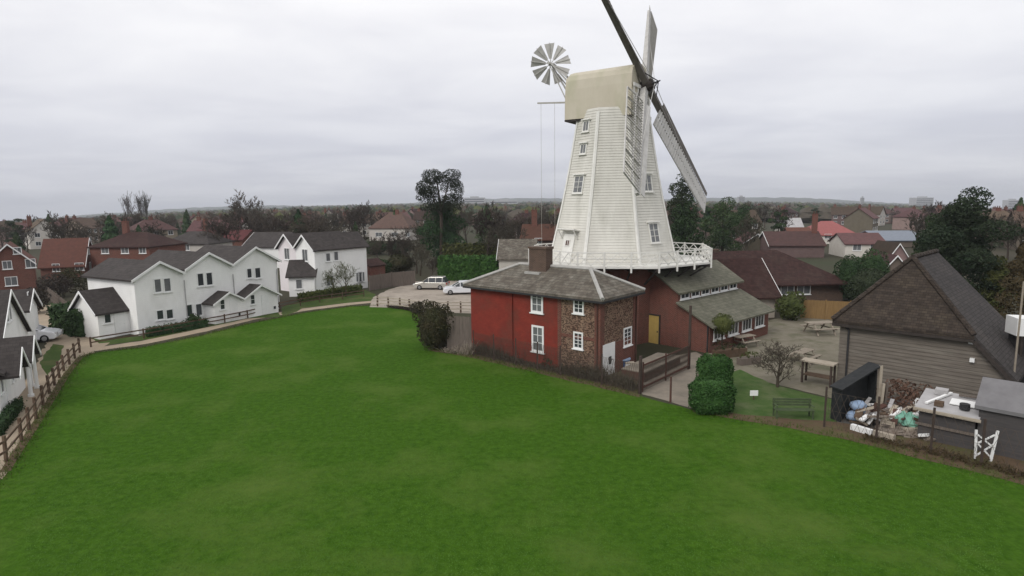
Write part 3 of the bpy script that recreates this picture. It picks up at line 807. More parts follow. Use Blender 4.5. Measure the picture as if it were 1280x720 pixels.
# gallery: an uneven platform round the foot of the smock
GC = Vector((AX.x + .5, AX.y - .25, 0))
gal = [Vector((GC.x + (p.x - AX.x) * 1.11, p.y - .3, 0)) for p in [oct_pt(k, 6.35, 0) for k in range(8)]]
mb = MB(); mb.prism([(p.x, p.y) for p in gal], ZS - .12, ZS); deck = mb.build('gallery_deck', 'mill_trim', mill)
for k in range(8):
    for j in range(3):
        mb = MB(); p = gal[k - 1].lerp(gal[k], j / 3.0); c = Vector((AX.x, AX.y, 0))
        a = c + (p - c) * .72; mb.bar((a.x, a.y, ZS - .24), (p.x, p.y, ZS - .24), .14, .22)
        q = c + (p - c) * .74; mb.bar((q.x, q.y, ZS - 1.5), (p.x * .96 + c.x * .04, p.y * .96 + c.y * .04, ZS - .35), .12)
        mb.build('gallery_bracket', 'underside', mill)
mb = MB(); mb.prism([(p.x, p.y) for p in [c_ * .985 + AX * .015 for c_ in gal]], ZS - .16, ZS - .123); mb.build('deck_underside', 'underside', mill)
ra = MB(); 
for k in range(8):
    a, b = gal[k - 1], gal[k]; cN = (Vector((AX.x, AX.y, 0)) - (a + b) / 2).normalized() * .12
    a, b = a - cN * .6, b - cN * .6
    for z, h in ((1.05, .09), (.62, .07), (.25, .07)): ra.bar((a.x, a.y, ZS + z), (b.x, b.y, ZS + z), .06, h)
    for j in range(3):
        p = a.lerp(b, j / 3); pp = MB(); pp.box(p.x - .06, p.x + .06, p.y - .06, p.y + .06, ZS - .42, ZS + 1.12); pp.build('railing_post', 'mill_trim', mill)
    for j in range(6):
        p, q = a.lerp(b, j / 6), a.lerp(b, (j + 1) / 6)
        ra.bar((p.x, p.y, ZS + .1), (q.x, q.y, ZS + 1.0), .05, .05); ra.bar((p.x, p.y, ZS + 1.0), (q.x, q.y, ZS + .1), .05, .05)
ra.build('railing', 'mill_trim', mill)
# cap
AW = 0.518
dv = Vector((math.cos(AW), -math.sin(AW), 0)); pv = Vector((math.sin(AW), math.cos(AW), 0))   # along the windshaft to the sails; across, away from the camera
ZC = 17.45
prof = [(2.42, 0), (2.41, .8), (2.38, 1.6), (2.33, 2.4), (2.24, 3.1), (2.08, 3.5), (1.7, 3.74), (.9, 3.98), (0, 4.12)]
full = prof + [(-x, z) for x, z in reversed(prof[:-1])]
secs = [(-3.3, .92, 3.35, 0), (-3.22, .985, 3.8, .0), (-3.0, 1.0, 4.0, 0), (0, 1.0, 4.06, 0), (2.3, 1.0, 4.12, 0)]
mb = MB(); nf = len(full)
for d, k, top, o_ in secs:
    for x, z in full: mb.v.append(tuple(AX + dv * d + pv * (x * k) + Vector((0, 0, ZC + z * top / 4.12))))
for i in range(len(secs) - 1):
    for j in range(nf - 1):
        mb.f.append([i * nf + j, i * nf + j + 1, (i + 1) * nf + j + 1, (i + 1) * nf + j]); mb.m.append(0)
mb.f.append(list(range(nf))); mb.m.append(0); mb.f.append([(len(secs) - 1) * nf + j for j in reversed(range(nf))]); mb.m.append(0)
cap = mb.build('cap', 'mill_cap', mill)
b = basis(AX + Vector((0, 0, ZC)), dv, pv)
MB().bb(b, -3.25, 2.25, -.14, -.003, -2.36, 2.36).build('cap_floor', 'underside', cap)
fb = basis(AX + dv * 2.3 + Vector((0, 0, ZC)), pv, dv)
mb = MB()
for x in (-1.9, -.95, .95, 1.9): mb.bb(fb, x - .09, x + .09, .05, 2.4, .003, .09)
mb.bb(fb, -2.3, 2.3, .05, .3, .093, .16); mb.bb(fb, -2.2, 2.2, 2.15, 2.4, .093, .16)
mb.build('breast_beam', 'mill_trim', cap)
for x in (-1.4, 1.45): window(cap, fb, x, .75, .62, 1.0, 0, 1, 'mill_trim', 'glass', .08)
# fantail
fc = atY(688.5, 80, 52.4)
back = AX - dv * 3.3 + Vector((0, 0, ZC))
fan = MB()
for s_ in (-.55, .55):
    o_ = pv * s_
    fan.bar(back + o_ * 1.6 + Vector((0, 0, 2.9)), fc + pv * s_ * .5 + dv * .15, .13); fan.bar(back + o_ * 1.6 + Vector((0, 0, .9)), fc + pv * s_ * .5 - Vector((0, 0, .1)), .10)
    fan.bar(back + o_ * 1.2 + Vector((0, 0, 1.9)), fc + pv * s_ * .5 + dv * .5 - Vector((0, 0, .8)), .08)
fan.tube(fc - pv * .5, fc + pv * .5, .12, .12, 10)
ft = fan.build('fantail', 'sail_white', mill)
tl = AW + .15
pd = Vector((math.sin(-.1), math.cos(-.1), 0)); fx = Vector((pd.y, -pd.x, 0))
for i in range(9):
    a = 2 * math.pi * (i + .35) / 9; r_ = fx * math.cos(a) + Vector((0, 0, 1)) * math.sin(a); t_ = (fx * -math.sin(a) + Vector((0, 0, 1)) * math.cos(a))
    tw = (t_ * .93 + pd * .38)
    bl = MB(); R0, R1 = .42, 1.62
    bl.extr([fc + r_ * R0 - tw * .10, fc + r_ * R0 + tw * .10, fc + r_ * R1 + tw * .43, fc + r_ * R1 - tw * .43], pd * .035)
    bl.bar(fc + r_ * .05 - pd * .04, fc + r_ * (R1 + .05) - pd * .04, .06)
    bl.build('fan_blade', 'sail_white', ft)
boom0 = AX - dv * 3.2 - pv * 1.0 + Vector((0, 0, ZC + 1.55)); bend = atY(672, 129, 53.0)
MB().bar(boom0, bend, .12, .12).build('chain_boom', 'sail_grey', mill)
mb = MB()
for f in (.1, .5):
    p = bend.lerp(boom0, f); mb.tube(p, (p.x, p.y, ZS + .9), .012, .012, 4)
mb.build('striking_chain', 'sail_grey', mill)
# sails
TI, TH, RS = .30, .76, 12.75
hv = Vector((math.sin(AW), math.cos(AW), 0))
uv = Vector((-math.sin(TI) * math.cos(AW), math.sin(TI) * math.sin(AW), math.cos(TI)))
nv = hv.cross(uv); 
if nv.dot(dv) < 0: nv = -nv
hub = atY(808, 108, 49.6)
mb = MB(); mb.tube(AX + dv * 1.5 + Vector((0, 0, hub.z - .55)), hub - nv * .25, .38, .33, 12); mb.tube(hub - nv * .3, hub + nv * .55, .52, .44, 10)
mb.build('windshaft', 'dark_timber', mill)
mb = MB()
mb.tube(hub + nv * .55, hub + nv * 1.15, .09, .05, 8)
for i in range(4):
    a = TH + i * math.pi / 2; d_ = hv * math.cos(a) + uv * math.sin(a); mb.bar(hub + nv * 1.0, hub + d_ * 1.3 + nv * .25, .06)
mb.build('striking_spider', 'metal_dark', mill)
for i in range(4):
    a = TH + i * math.pi / 2
    r_ = hv * math.cos(a) + uv * math.sin(a)
    # trailing side: turn anticlockwise in (h, u) as seen on the photograph
    t_ = -(hv * -math.sin(a) + uv * math.cos(a)) * -1
    t_ = -t_
    off = nv * (.12 if i % 2 else -.18)
    c = hub + off
    st = MB()
    st.hexa([c - t_ * .25 - nv * .25, c + t_ * .25 - nv * .25, c + t_ * .25 + nv * .25, c - t_ * .25 + nv * .25] + [c + r_ * RS + x for x in (-t_ * .12 - nv * .12, t_ * .12 - nv * .12, t_ * .12 + nv * .12, -t_ * .12 + nv * .12)])
    sail = st.build('sail', 'stock_and_shaded_sail' if i in (1, 3) else 'sail_white', mill)
    w1 = 1.95
    def sp(r, t, dn=0.0):                      # weather: the sail twists from heel to tip
        tw_ = math.radians(20 - 14 * (r / RS))
        return c + r_ * r + t_ * (t * math.cos(tw_)) + nv * (.14 + t * math.sin(tw_) * -1 + dn)
    fr = MB(); ra_ = 2.3; rb_ = RS - .12; nb = 8
    for k in range(nb):
        r0, r1 = ra_ + (rb_ - ra_) * k / nb, ra_ + (rb_ - ra_) * (k + 1) / nb
        for t in (w1, w1 * .5): fr.bar(sp(r0, t), sp(r1, t), .07, .09, nv)
        fr.bar(sp(r0, .05), sp(r0, w1), .06, .10, nv)
    fr.bar(sp(rb_, .05), sp(rb_, w1), .07, .10, nv)
    fr.build('sail_frame', 'sail_white' if i != 1 else 'stock_and_shaded_sail', sail)  # upper left sail frame: shade of its edge-on view put into the colour
    ld = MB()
    for k in range(nb):
        r0, r1 = ra_ + (rb_ - ra_) * k / nb, ra_ + (rb_ - ra_) * (k + 1) / nb
        ld.add([sp(r0, -.15, .01), sp(r1, -.15, .01), sp(r1, -.55, .05), sp(r0, -.55, .05), sp(r0, -.15, .04), sp(r1, -.15, .04), sp(r1, -.55, .08), sp(r0, -.55, .08)], [(0, 1, 2, 3), (7, 6, 5, 4), (0, 4, 5, 1), (1, 5, 6, 2), (2, 6, 7, 3), (3, 7, 4, 0)])
    ld.build('leading_board', 'sail_white' if i in (0, 2) else 'stock_and_shaded_sail', sail)
    sh = MB(); ns = 30
    for k in range(ns):
        r = ra_ + .1 + (rb_ - ra_ - .15) * k / ns; q = (rb_ - ra_) / ns * .62
        for t0, t1 in ((.14, w1 * .5 - .05), (w1 * .5 + .05, w1 - .05)):
            p = [sp(r, t0, -.04), sp(r, t1, -.04), sp(r + q, t1, .07), sp(r + q, t0, .07)]
            sh.extr(p, nv * .025)
    sh.build('shutter_bays', ('sail_grey', 'stock_and_shaded_sail', 'sail_grey', 'sail_white')[i], sail)  # second entry darkens the shutters seen from below, shade painted as colour
    mb = MB()
    mb.bar(hub + nv * .7, sp(RS * .62, .1), .035)
    mb.build('stay', 'sail_white', sail)

# ------------------------------------------------------------------ red cottage
CA, CB = at(590, 440), at(750, 474)
CA, ce, cn, CW = frame2(CA, CB); CD_ = 4.35; CE = 5.15
cot = thing('cottage', 'two storey cottage, red painted brick and mottled stone, grey hipped slate roof, below the windmill', 'cottage', CA)
P = lambda x, y, z: CA + ce * x + cn * y + Vector((0, 0, z))
us = frac(CA, CB, 697, 2.5) * CW
MB().hexa([P(0, 0, 0), P(us, 0, 0), P(us, CD_, 0), P(0, CD_, 0), P(0, 0, CE), P(us, 0, CE), P(us, CD_, CE), P(0, CD_, CE)]).build('painted_wall', 'red_paint', cot)
MB().hexa([P(us + .002, 0.01, 0), P(CW, 0.01, 0), P(CW, CD_, 0), P(us + .002, CD_, 0), P(us + .002, 0.01, CE), P(CW, 0.01, CE), P(CW, CD_, CE), P(us + .002, CD_, CE)]).build('stone_wall', 'ragstone', cot)
# brick dressings round the stone
bf = basis(CA, ce); br_ = basis(CA + ce * CW, cn, ce)
for bs_, x0, x1, z0, z1, dd in ((bf, CW - .42, CW + .02, 0, CE - .05, .03), (bf, us + .004, us + .3, 0, CE - .05, .012), (br_, .032, .42, 0, CE - .05, .03), (br_, CD_ - .42, CD_, 0, CE - .05, .03), (bf, us + .31, CW - .43, 2.35, 2.55, .02)):
    mb = MB(); mb.bb(bs_, x0, x1, z0, z1, -.02, dd); mb.build('brick_dressing', 'brick_red', cot)
mb = MB(); mb.bb(br_, .45, CD_ - .45, 0, 2.05, -.02, .028); mb.build('brick_infill', 'brick_red', cot)
rp = roof_polys(CA, ce, cn, CW, CD_, CE, CE + 1.22, 'x', .38, 2.9, 2.2)
croof = MB().roof(rp, .14).build('roof', 'slate_grey', cot)
rl = MB()
pts = {tuple(round(c, 3) for c in p) for q in rp for p in q}
a, b_, r1, r0 = rp[0]; c_, d_, _, _ = rp[1]
for s_, t_ in ((a, r0), (d_, r0), (b_, r1), (c_, r1), (r0, r1)): rl.tube(s_ + Vector((0, 0, .02)), t_ + Vector((0, 0, .02)), .13, .13, 6)
rl.build('ridge_lead', 'lead', croof)
gu = MB()
for s_, t_ in ((a, b_), (b_, c_), (d_, a)): gu.bar(s_ - Vector((0, 0, .2)), t_ - Vector((0, 0, .2)), .13, .12)
gu.build('gutter', 'metal_dark', croof)
for box, g_ in (((664, 362, 679, 391), 'glass_net'), ((665, 407, 680, 440), 'glass_net')): window(cot, bf, *wpx(CA, CB, *box), 1, 2, 'white_paint', g_, .13)
for box in ((717, 369, 730, 392), (717, 415, 729, 436)): window(cot, bf, *wpx(CA, CB, *box), 1, 3, 'white_paint', 'glass', .10)
RB0, RB1 = P(CW, 0, 0), P(CW, CD_, 0)
u, v, w_, h = wpx(RB0, RB1, 779, 409, 789, 432); window(cot, br_, u, v, w_, h, 1, 3, 'white_paint', 'glass', .1)
u, v, w_, h = wpx(RB0, RB1, 753, 415, 768, 450)
mb = MB(); mb.bb(br_, u - w_ / 2, u + w_ / 2, .05, 2.1, -.02, .05); dr = mb.build('door', 'white_paint', cot)
mb = MB(); mb.bb(br_, u - .05, u + .28, .75, 1.25, .0, .056); mb.build('door_pane', 'glass', dr)
mb = MB(); mb.bb(br_, u + .32, u + .37, 1.0, 1.05, .05, .10); mb.build('handle', 'metal_dark', dr)
for (u_, bs) in ((CD_ - .12, br_), (CW - .2, bf)):
    mb = MB(); p0, p1 = bs(u_, .1, .09), bs(u_, CE - .05, .09); mb.tube(p0, p1, .05, .05, 8); mb.build('downpipe', 'brick_low', cot)
p0, p1 = bf(frac(CA, CB, 641, 2.5) * CW, .1, .06), bf(frac(CA, CB, 641, 2.5) * CW, CE - .05, .06); MB().tube(p0, p1, .045, .045, 8).build('downpipe', 'red_paint', cot)
cc = P(frac(P(0, CD_ * .45, 0), P(CW, CD_ * .45, 0), 676, 6.6) * CW, CD_ * .45, 0)
chimney(cot, cc, 1.5, .75, CE + .7, zof(cc, 308), 'brick_dark', ce, 0)
mb = MB(); bs = basis(Vector((cc.x, cc.y, 0)), ce); mb.bb(bs, -.9, .4, CE + .86, CE + 1.0, .43, .72); mb.build('chimney_flashing', 'lead', cot)

# ------------------------------------------------------------------ engine house beside the mill
EB = at(886, 442); EA = EB - Vector((.6717, -.7408, 0)) * 7.0
EA, ee, en, EW = frame2(EA, EB)
P = lambda x, y, z: EA + ee * x + en * y + Vector((0, 0, z))
xm = EW - 2.65
eng = thing('engine_house', 'red brick mill annexe with mossy roofs in two tiers under the gallery', 'building', EA)
ED = 9.2; zu = zof(P(xm, 0, 0), 364); zl = zof(P(xm, 0, 0), 379); zf = zof(P(EW, 0, 0), 406)
EXL = xm - 4.6; xr = (EXL + xm) / 2
zr = min(zu + 1.5, ZS - .5)
mb = MB(); mb.extr([P(EXL, 0, 0), P(xm, 0, 0), P(xm, 0, zu), P(xr, 0, zr), P(EXL, 0, zu)], en * ED); mb.build('wall', 'brick_red', eng)
mb = MB(); mb.extr([P(xm + .003, 0.02, 0), P(EW, 0.02, 0), P(EW, 0.02, zf), P(xm + .003, .02, zl)], en * (ED - .04)); mb.build('lean_to_wall', 'brick_red', eng)
o_ = .3
MB().roof([[P(xm + o_, -o_, zu - .1), P(xm + o_, ED + o_, zu - .1), P(xr, ED + o_, zr + .14), P(xr, -o_, zr + .14)], [P(xr, -o_, zr + .14), P(xr, ED + o_, zr + .14), P(EXL - o_, ED + o_, zu - .1), P(EXL - o_, -o_, zu - .1)]], .14).build('roof', 'moss_roof', eng)
sl = (zl - zf) / (EW - xm)
MB().roof([[P(EW + .45, -o_, zf - sl * .45 + .12), P(EW + .45, ED + .2, zf - sl * .45 + .12), P(xm + .01, ED + .2, zl + .12), P(xm + .01, -o_, zl + .12)]], .13).build('lean_to_roof', 'moss_roof', eng)
bs = basis(P(xm, 0, 0), en, ee)
for k in range(6):
    window(eng, bs, .9 + k * 1.45, zl + .22, 1.2, max(.35, zu - zl - .32), 1, 0, 'white_paint', 'glass', .09, True)
bs = basis(P(EW, 0, 0), en, ee)
for k in range(4): window(eng, bs, 1.3 + k * 2.1, .85, 1.5, 1.0, 2, 0, 'white_paint', 'glass', .1)
bfe = basis(EA, ee)
mb = MB(); u, v, w_, h = wpx(EA, EB, 809, 394, 824, 431); mb.bb(bfe, u - w_ / 2, u + w_ / 2, v, v + h, -.02, .06); yd = mb.build('door', 'yellow_paint', eng)
mb = MB(); mb.bb(bfe, u + w_ / 2 - .15, u + w_ / 2 - .09, v + h * .45, v + h * .5, .06, .11); mb.build('handle', 'metal_dark', yd)
mb = MB(); mb.bb(bfe, u - w_ / 2 - .1, u + w_ / 2 + .1, v + h + .003, v + h + .1, -.02, .10); mb.bb(bfe, u - w_ / 2 - .1, u - w_ / 2 - .003, v, v + h, -.02, .09); mb.bb(bfe, u + w_ / 2 + .003, u + w_ / 2 + .1, v, v + h, -.02, .09); mb.build('door_frame', 'dark_timber', eng)
mb = MB(); mb.tube(P(EW - .1, -.08, .05), P(EW - .1, -.08, zf - .05), .05, .05, 8); mb.build('downpipe', 'metal_dark', eng)

# ------------------------------------------------------------------ white terrace across the field
TA, TB = at(174, 419.5), at(350, 386)
TA, te, tn, TW = frame2(TA, TB)
P = lambda x, y, z: TA + te * x + tn * y + Vector((0, 0, z))
ter = thing('terrace', 'white terrace of three front gables with dark roofs and paired porches', 'house', TA)
cuts = [0] + [frac(TA, TB, px, 4) * TW for px in (230, 291)] + [TW]
TD = 7.6
bf = basis(TA, te)
for i in range(3):
    x0, x1 = cuts[i], cuts[i + 1]; W = x1 - x0; pk = (x0 + x1) / 2
    py_pk = (326, 315, 308)[i]; zp = zof(P(pk, 0, 0), py_pk) - .16
    py_e = (350, 340, 332)[i]; zeave = zp - W / 2 * .56
    mb = MB(); mb.extr([P(x0 + (.002 if i else 0), 0, 0), P(x1, 0, 0), P(x1, 0, zeave), P(pk, 0, zp), P(x0 + (.002 if i else 0), 0, zeave)], tn * TD); mb.build('wall', 'white_render', ter)
    sl = (zp - zeave) / (W / 2); t = .16
    ol = .35 if i == 0 else .0; orr = .35 if i == 2 else .0
    q = lambda x, y: P(x, y, zp + t - abs(x - pk) * sl)
    MB().roof([[q(x0 - ol, TD + .3), q(x0 - ol, -.3), q(pk, -.3), q(pk, TD + .3)], [q(x1 + orr, -.3), q(x1 + orr, TD + .3), q(pk, TD + .3), q(pk, -.3)]]).build('roof', 'slate_dark', ter)
    barge(ter, q(x0 - ol, -.303), q(pk, -.303), q(x1 + orr, -.303), -tn)
wn = lambda x0, y0, x1, y1, mull=0, tr=0, g_='glass': window(ter, bf, *wpx(TA, TB, x0, y0, x1, y1), mull, tr, 'white_paint', g_, .09)
for box in ((192, 348, 202, 366), (204, 347, 214, 365)): wn(*box, g_='glass_net')
for box in ((195, 387, 205, 400), (207, 386, 217, 399), (246, 341, 255, 358), (257, 340, 266, 357), (232, 380, 241, 396), (244, 379, 253, 395), (308, 335, 315, 348), (318, 334, 326, 348)): wn(*box)
for u_ in (cuts[1], cuts[2], TW - .15):
    mb = MB(); mb.tube(bf(u_, .1, .07), bf(u_, 4.3, .07), .04, .04, 6); mb.build('downpipe', 'sheet_pale', ter)
# paired porches
PD = 1.5
for i, (xa, xb, pk_) in enumerate(((268, 303, 291), (303, 347, 323))):
    u0, u1 = frac(P(0, -PD, 0), P(TW, -PD, 0), xa, 1.5) * TW, frac(P(0, -PD, 0), P(TW, -PD, 0), xb, 1.5) * TW
    up_ = (u0 + u1) / 2; zpk = zof(P(up_, -PD, 0), (366, 357)[i]); ze_ = zpk - (u1 - u0) / 2 * .55
    mb = MB(); mb.extr([P(u0 + .003, -PD, .0), P(u1, -PD, .0), P(u1, -PD, ze_), P(up_, -PD, zpk), P(u0 + .003, -PD, ze_)], tn * (PD - .01)); pw = mb.build('porch', 'white_render', ter)
    sl = (zpk - ze_) / ((u1 - u0) / 2)
    q = lambda x, y: P(x, y, zpk + .13 - abs(x - up_) * sl)
    MB().roof([[q(u0 - (.3 if i == 0 else 0), -.02), q(u0 - (.3 if i == 0 else 0), -PD - .3), q(up_, -PD - .3), q(up_, -.02)], [q(u1 + (.3 if i else 0), -PD - .3), q(u1 + (.3 if i else 0), -.02), q(up_, -.02), q(up_, -PD - .3)]], .12).build('porch_roof', 'slate_dark', pw)
    barge(pw, q(u0 - (.3 if i == 0 else 0), -PD - .303), q(up_, -PD - .303), q(u1 + (.3 if i else 0), -PD - .303), -tn, h=.18)
    pb = basis(P(0, -PD, 0), te)
    window(pw, pb, u0 + (u1 - u0) * .28, 1.25, .55, 1.0, 0, 1, 'white_paint', 'glass', .07)
    mb = MB(); mb.bb(pb, up_ + .1, up_ + .95, .05, 2.05, -.02, .03); mb.build('porch_door', 'white_paint', pw)
    window(pw, pb, u1 - .45, .35, .4, .4, 0, 0, 'white_paint', 'glass', .05, False)
# low wing at the near end
la = at(125, 424.5); lb = la + te * 20
lb = la + te * 20 * frac(la, lb, 173, 1.5)
wz = zof(la, 391); ridge_z = wz + 1.6
la, le, ln, LW = frame2(la, lb)
Q = lambda x, y, z: la + le * x + ln * y + Vector((0, 0, z))
LD = 3.9
mb = MB(); mb.extr([Q(0, 0, 0), Q(0, LD, 0), Q(0, LD, wz), Q(0, LD / 2, ridge_z), Q(0, 0, wz)], le * (LW - .01)); mb.build('wing', 'white_render', ter)
rp = roof_polys(la, le, ln, LW - .3, LD, wz, ridge_z, 'x', .3); MB().roof(rp).build('wing_roof', 'slate_dark', ter)
sl = (ridge_z - wz) / (LD / 2); barge(ter, Q(-.303, -.3, wz - sl * .3 + .16), Q(-.303, LD / 2, ridge_z + .16), Q(-.303, LD + .3, wz - sl * .3 + .16), -le)
lbs = basis(la, le)
window(ter, lbs, .75, 1.25, .6, 1.05, 0, 0, 'white_paint', 'glass', .07)
mb = MB(); mb.bb(lbs, 1.25, 2.1, .05, 2.05, -.02, .04); mb.bb(lbs, 2.0, 2.06, 1.0, 1.05, .04, .1); mb.build('door', 'white_paint', ter)

# ------------------------------------------------------------------ second white house, twin gables towards the terrace
HA, HB = at(396, 369), at(460, 359.5)
HA, he, hn, HW = frame2(HA, HB)
P = lambda x, y, z: HA + he * x + hn * y + Vector((0, 0, z))
h2 = thing('house', 'white two storey house with twin end gables and a long grey brown roof', 'house', HA)
zeh = zof(HA, 312)
D1 = frac(HA, HA + hn * 20, 369.5, zeh) * 20
zrh = zof(HA + hn * D1 / 2, 293) - .16
for i in range(2):
    o2 = P(0, D1 * i + (.002 if i else 0), 0)
    mb = MB(); gable_prism(mb, o2, he, hn, HW, D1, zeh, zrh, 'x'); mb.build('wall', 'pinkish_render' if i else 'white_render', h2)
    sl = (zrh - zeh) / (D1 / 2); t = .16
    q = lambda x, y: o2 + he * x + hn * y + Vector((0, 0, zrh + t - abs(y - D1 / 2) * sl))
    oa, ob = (.3, 0) if i == 0 else (0, .3)
    MB().roof([[q(-.35, -oa), q(HW + .35, -oa), q(HW + .35, D1 / 2), q(-.35, D1 / 2)], [q(HW + .35, D1 + ob), q(-.35, D1 + ob), q(-.35, D1 / 2), q(HW + .35, D1 / 2)]]).build('roof', 'slate_dark', h2)
    barge(h2, q(-.353, -oa), q(-.353, D1 / 2), q(-.353, D1 + ob), -he)
    sb = basis(o2 + hn * D1, -hn, -he)
    window(h2, sb, D1 / 2, zeh - 1.5, 1.2, 1.5, 1, 0, 'white_paint', 'glass_net', .08)
bf = basis(HA, he)
for box in ((407, 316, 413, 327), (417, 314, 423, 326)): window(h2, bf, *wpx(HA, HB, *box), 0, 0, 'white_paint', 'glass_net', .08)
for x in (2.0, 6.5, 8.8): window(h2, bf, min(x, HW - 1), .9, 1.1, 1.3, 1, 0, 'white_paint', 'glass_net', .08)
# its single storey wing
wa, wb = at(362, 371), at(394, 370)
house_w = frame2(wa, wb)
wa, we, wnn, WW = house_w
mb = MB(); gable_prism(mb, wa, we, wnn, WW, 4.4, 2.5, 4.1, 'x'); mb.build('wing', 'white_render', h2)
MB().roof(roof_polys(wa, we, wnn, WW, 4.4, 2.5, 4.1, 'x', .3)).build('wing_roof', 'slate_dark', h2)
window(h2, basis(wa, we), WW * .4, .9, .8, 1.2, 0, 0, 'white_paint', 'glass_net', .08)

# ------------------------------------------------------------------ white house at the near left with its porch
a_, b_ = Vector((-24.2, 26.5, 0)), at(47, 474)
NA_, ne, nn_, NW = frame2(a_, b_)
NA_ = NA_ + nn_ * .5
nh = thing('house', 'white gabled house with columned porch beside the footpath, cut by the frame edge', 'house', NA_)
P = lambda x, y, z: NA_ + ne * x + nn_ * y + Vector((0, 0, z))
# main range: gables face the path
y0m = 1.5
xs = [frac(P(0, y0m, 0), P(20, y0m, 0), px_, 4.6) * 20 for px_ in (-16, 28, 43)]
pk_z = [None, None]
for i in range(2):
    x0, x1 = xs[i], xs[i + 1]; pk = (x0 + x1) / 2; y0 = y0m + .004 * i
    zp = zof(P(pk, y0, 0), (362, 361)[i]) - .16
    sl = .72 if i == 0 else .6; ze_ = zp - (x1 - x0) / 2 * sl
    mb = MB(); mb.extr([P(x0 + .003 * i, y0, 0), P(x1, y0, 0), P(x1, y0, ze_), P(pk, y0, zp), P(x0 + .003 * i, y0, ze_)], nn_ * 7); mb.build('wall', 'white_render', nh)
    q = lambda x, y: P(x, y, zp + .16 - abs(x - pk) * sl)
    oa, ob = (.3, 0) if i == 0 else (0, .3)
    MB().roof([[q(x0 - oa, y0 + 7.2), q(x0 - oa, y0 - .3), q(pk, y0 - .3), q(pk, y0 + 7.2)], [q(x1 + ob, y0 - .3), q(x1 + ob, y0 + 7.2), q(pk, y0 + 7.2), q(pk, y0 - .3)]]).build('roof', 'slate_dark', nh)
    barge(nh, q(x0 - oa, y0 - .303), q(pk, y0 - .303), q(x1 + ob, y0 - .303), -nn_)
    wb_ = basis(P(0, y0, 0), ne)
    for du in (-.45, .45): window(nh, wb_, pk + du, 3.2, .62, 1.2, 0, 0, 'white_paint', 'glass_net', .07)
# porch: roof with a small gable, front wall and columns
x0, x1 = NW - 8.2, NW - 1.9
mb = MB(); mb.extr([P(x0, -.2, 0), P(x0, y0m - .005, 0), P(x0, y0m - .005, 3.35), P(x0, -.2, 2.45)], ne * (x1 - x0)); pw = mb.build('porch', 'white_render', nh)
MB().roof([[P(x0 - .3, -.6, 2.42), P(x1 + .2, -.6, 2.42), P(x1 + .2, 1.9, 3.83), P(x0 - .3, 1.9, 3.83)]], .13).build('porch_roof', 'slate_dark', pw)
for gx in (x0 + 1.35, x1 - 1.5):
    mb = MB(); mb.extr([P(gx - 1.1, -.9, 2.2), P(gx + 1.1, -.9, 2.2), P(gx, -.9, 3.3)], nn_ * 1.4); mb.build('porch_gable', 'white_render', pw)
    MB().roof([[P(gx - 1.3, 1.0, 2.16), P(gx - 1.3, -1.15, 2.16), P(gx, -1.15, 3.46), P(gx, 1.0, 3.46)], [P(gx + 1.3, -1.15, 2.16), P(gx + 1.3, 1.0, 2.16), P(gx, 1.0, 3.46), P(gx, -1.15, 3.46)]], .12).build('porch_roof', 'slate_dark', pw)
    barge(pw, P(gx - 1.3, -1.153, 2.16), P(gx, -1.153, 3.46), P(gx + 1.3, -1.153, 2.16), -nn_, h=.2)
pb = basis(P(0, -.2, 0), ne)
window(pw, pb, x0 + .8, 1.15, .6, 1.0, 0, 0, 'white_paint', 'glass_net', .07); window(pw, pb, x0 + 3.3, 1.15, .5, .6, 0, 0, 'white_paint', 'glass', .07)
mb = MB(); mb.bb(pb, x0 + 1.6, x0 + 2.5, .05, 2.05, -.02, .03); mb.build('porch_door', 'white_paint', pw)
for cx_, cy_ in ((x1 - .55, -.85), (x1 - 2.45, -.85), (x1 + .1, -.5)):
    p = P(cx_, cy_, 0); mb = MB(); mb.tube(p, p + Vector((0, 0, 2.3)), .11, .09, 10); mb.tube(p, p + Vector((0, 0, .15)), .16, .16, 10); mb.build('column', 'white_paint', pw)

# ------------------------------------------------------------------ houses of the middle distance
def quick(name, label, pxl, pxr, pyb, D, py_eave, py_ridge, along='x', wm='town_wall', rm='red_tile', pyb2=None, face=None, **k):
    A, B = at(pxl, pyb), at(pxr, pyb2 or pyb)
    if face is not None:                    # front wall turned to face the field
        d = A.normalized(); e_ = Vector((d.y, -d.x, 0)); e_.rotate(Matrix.Rotation(math.radians(face), 3, 'Z')); B = A + e_ * 60; B = A + e_ * 60 * frac(A, B, pxr)
    A.z = 0; B.z = 0
    za = zof(A, py_eave)
    mid = (A + B) / 2
    e_ = (B - A).normalized(); n_ = Vector((-e_.y, e_.x, 0))
    zr = zof(mid + n_ * (D / 2 if along == 'x' else 0), py_ridge)
    return house(name, label, 'house', A, B, D, za, zr, along, wm, rm, **k)
W_ = dict(fm='white_paint', gm='glass_net')
def wv(A, e, n, W): pass
r = quick('house', 'red brick house with white bargeboards at the left edge, its gable facing', -14, 46, 368, 8, 331, 306, 'y', 'brick_red', 'red_tile', face=-4, barges='f',
          wins=[(2.2, 3.1, 1.0, 1.1, W_), (4.6, 3.1, 1.1, 1.2, W_), (2.4, .9, 1.3, 1.2, W_), (3.4, 5.0, .9, .9, W_)])
r = quick('house', 'red brick house under a tall plum coloured roof, white verge to its right', 52, 106, 350, 9, 334, 299, 'x', 'brick_red', 'red_tile', face=-14, barges='r', wins=[(2, 1.2, 1, 1.2, W_), (5, 1.2, 1.2, 1.2, W_)], side_wins=[('r', (4.5, 3.4, 1.1, 1.2, W_)), ('r', (4.5, .9, 1.2, 1.2, W_))])
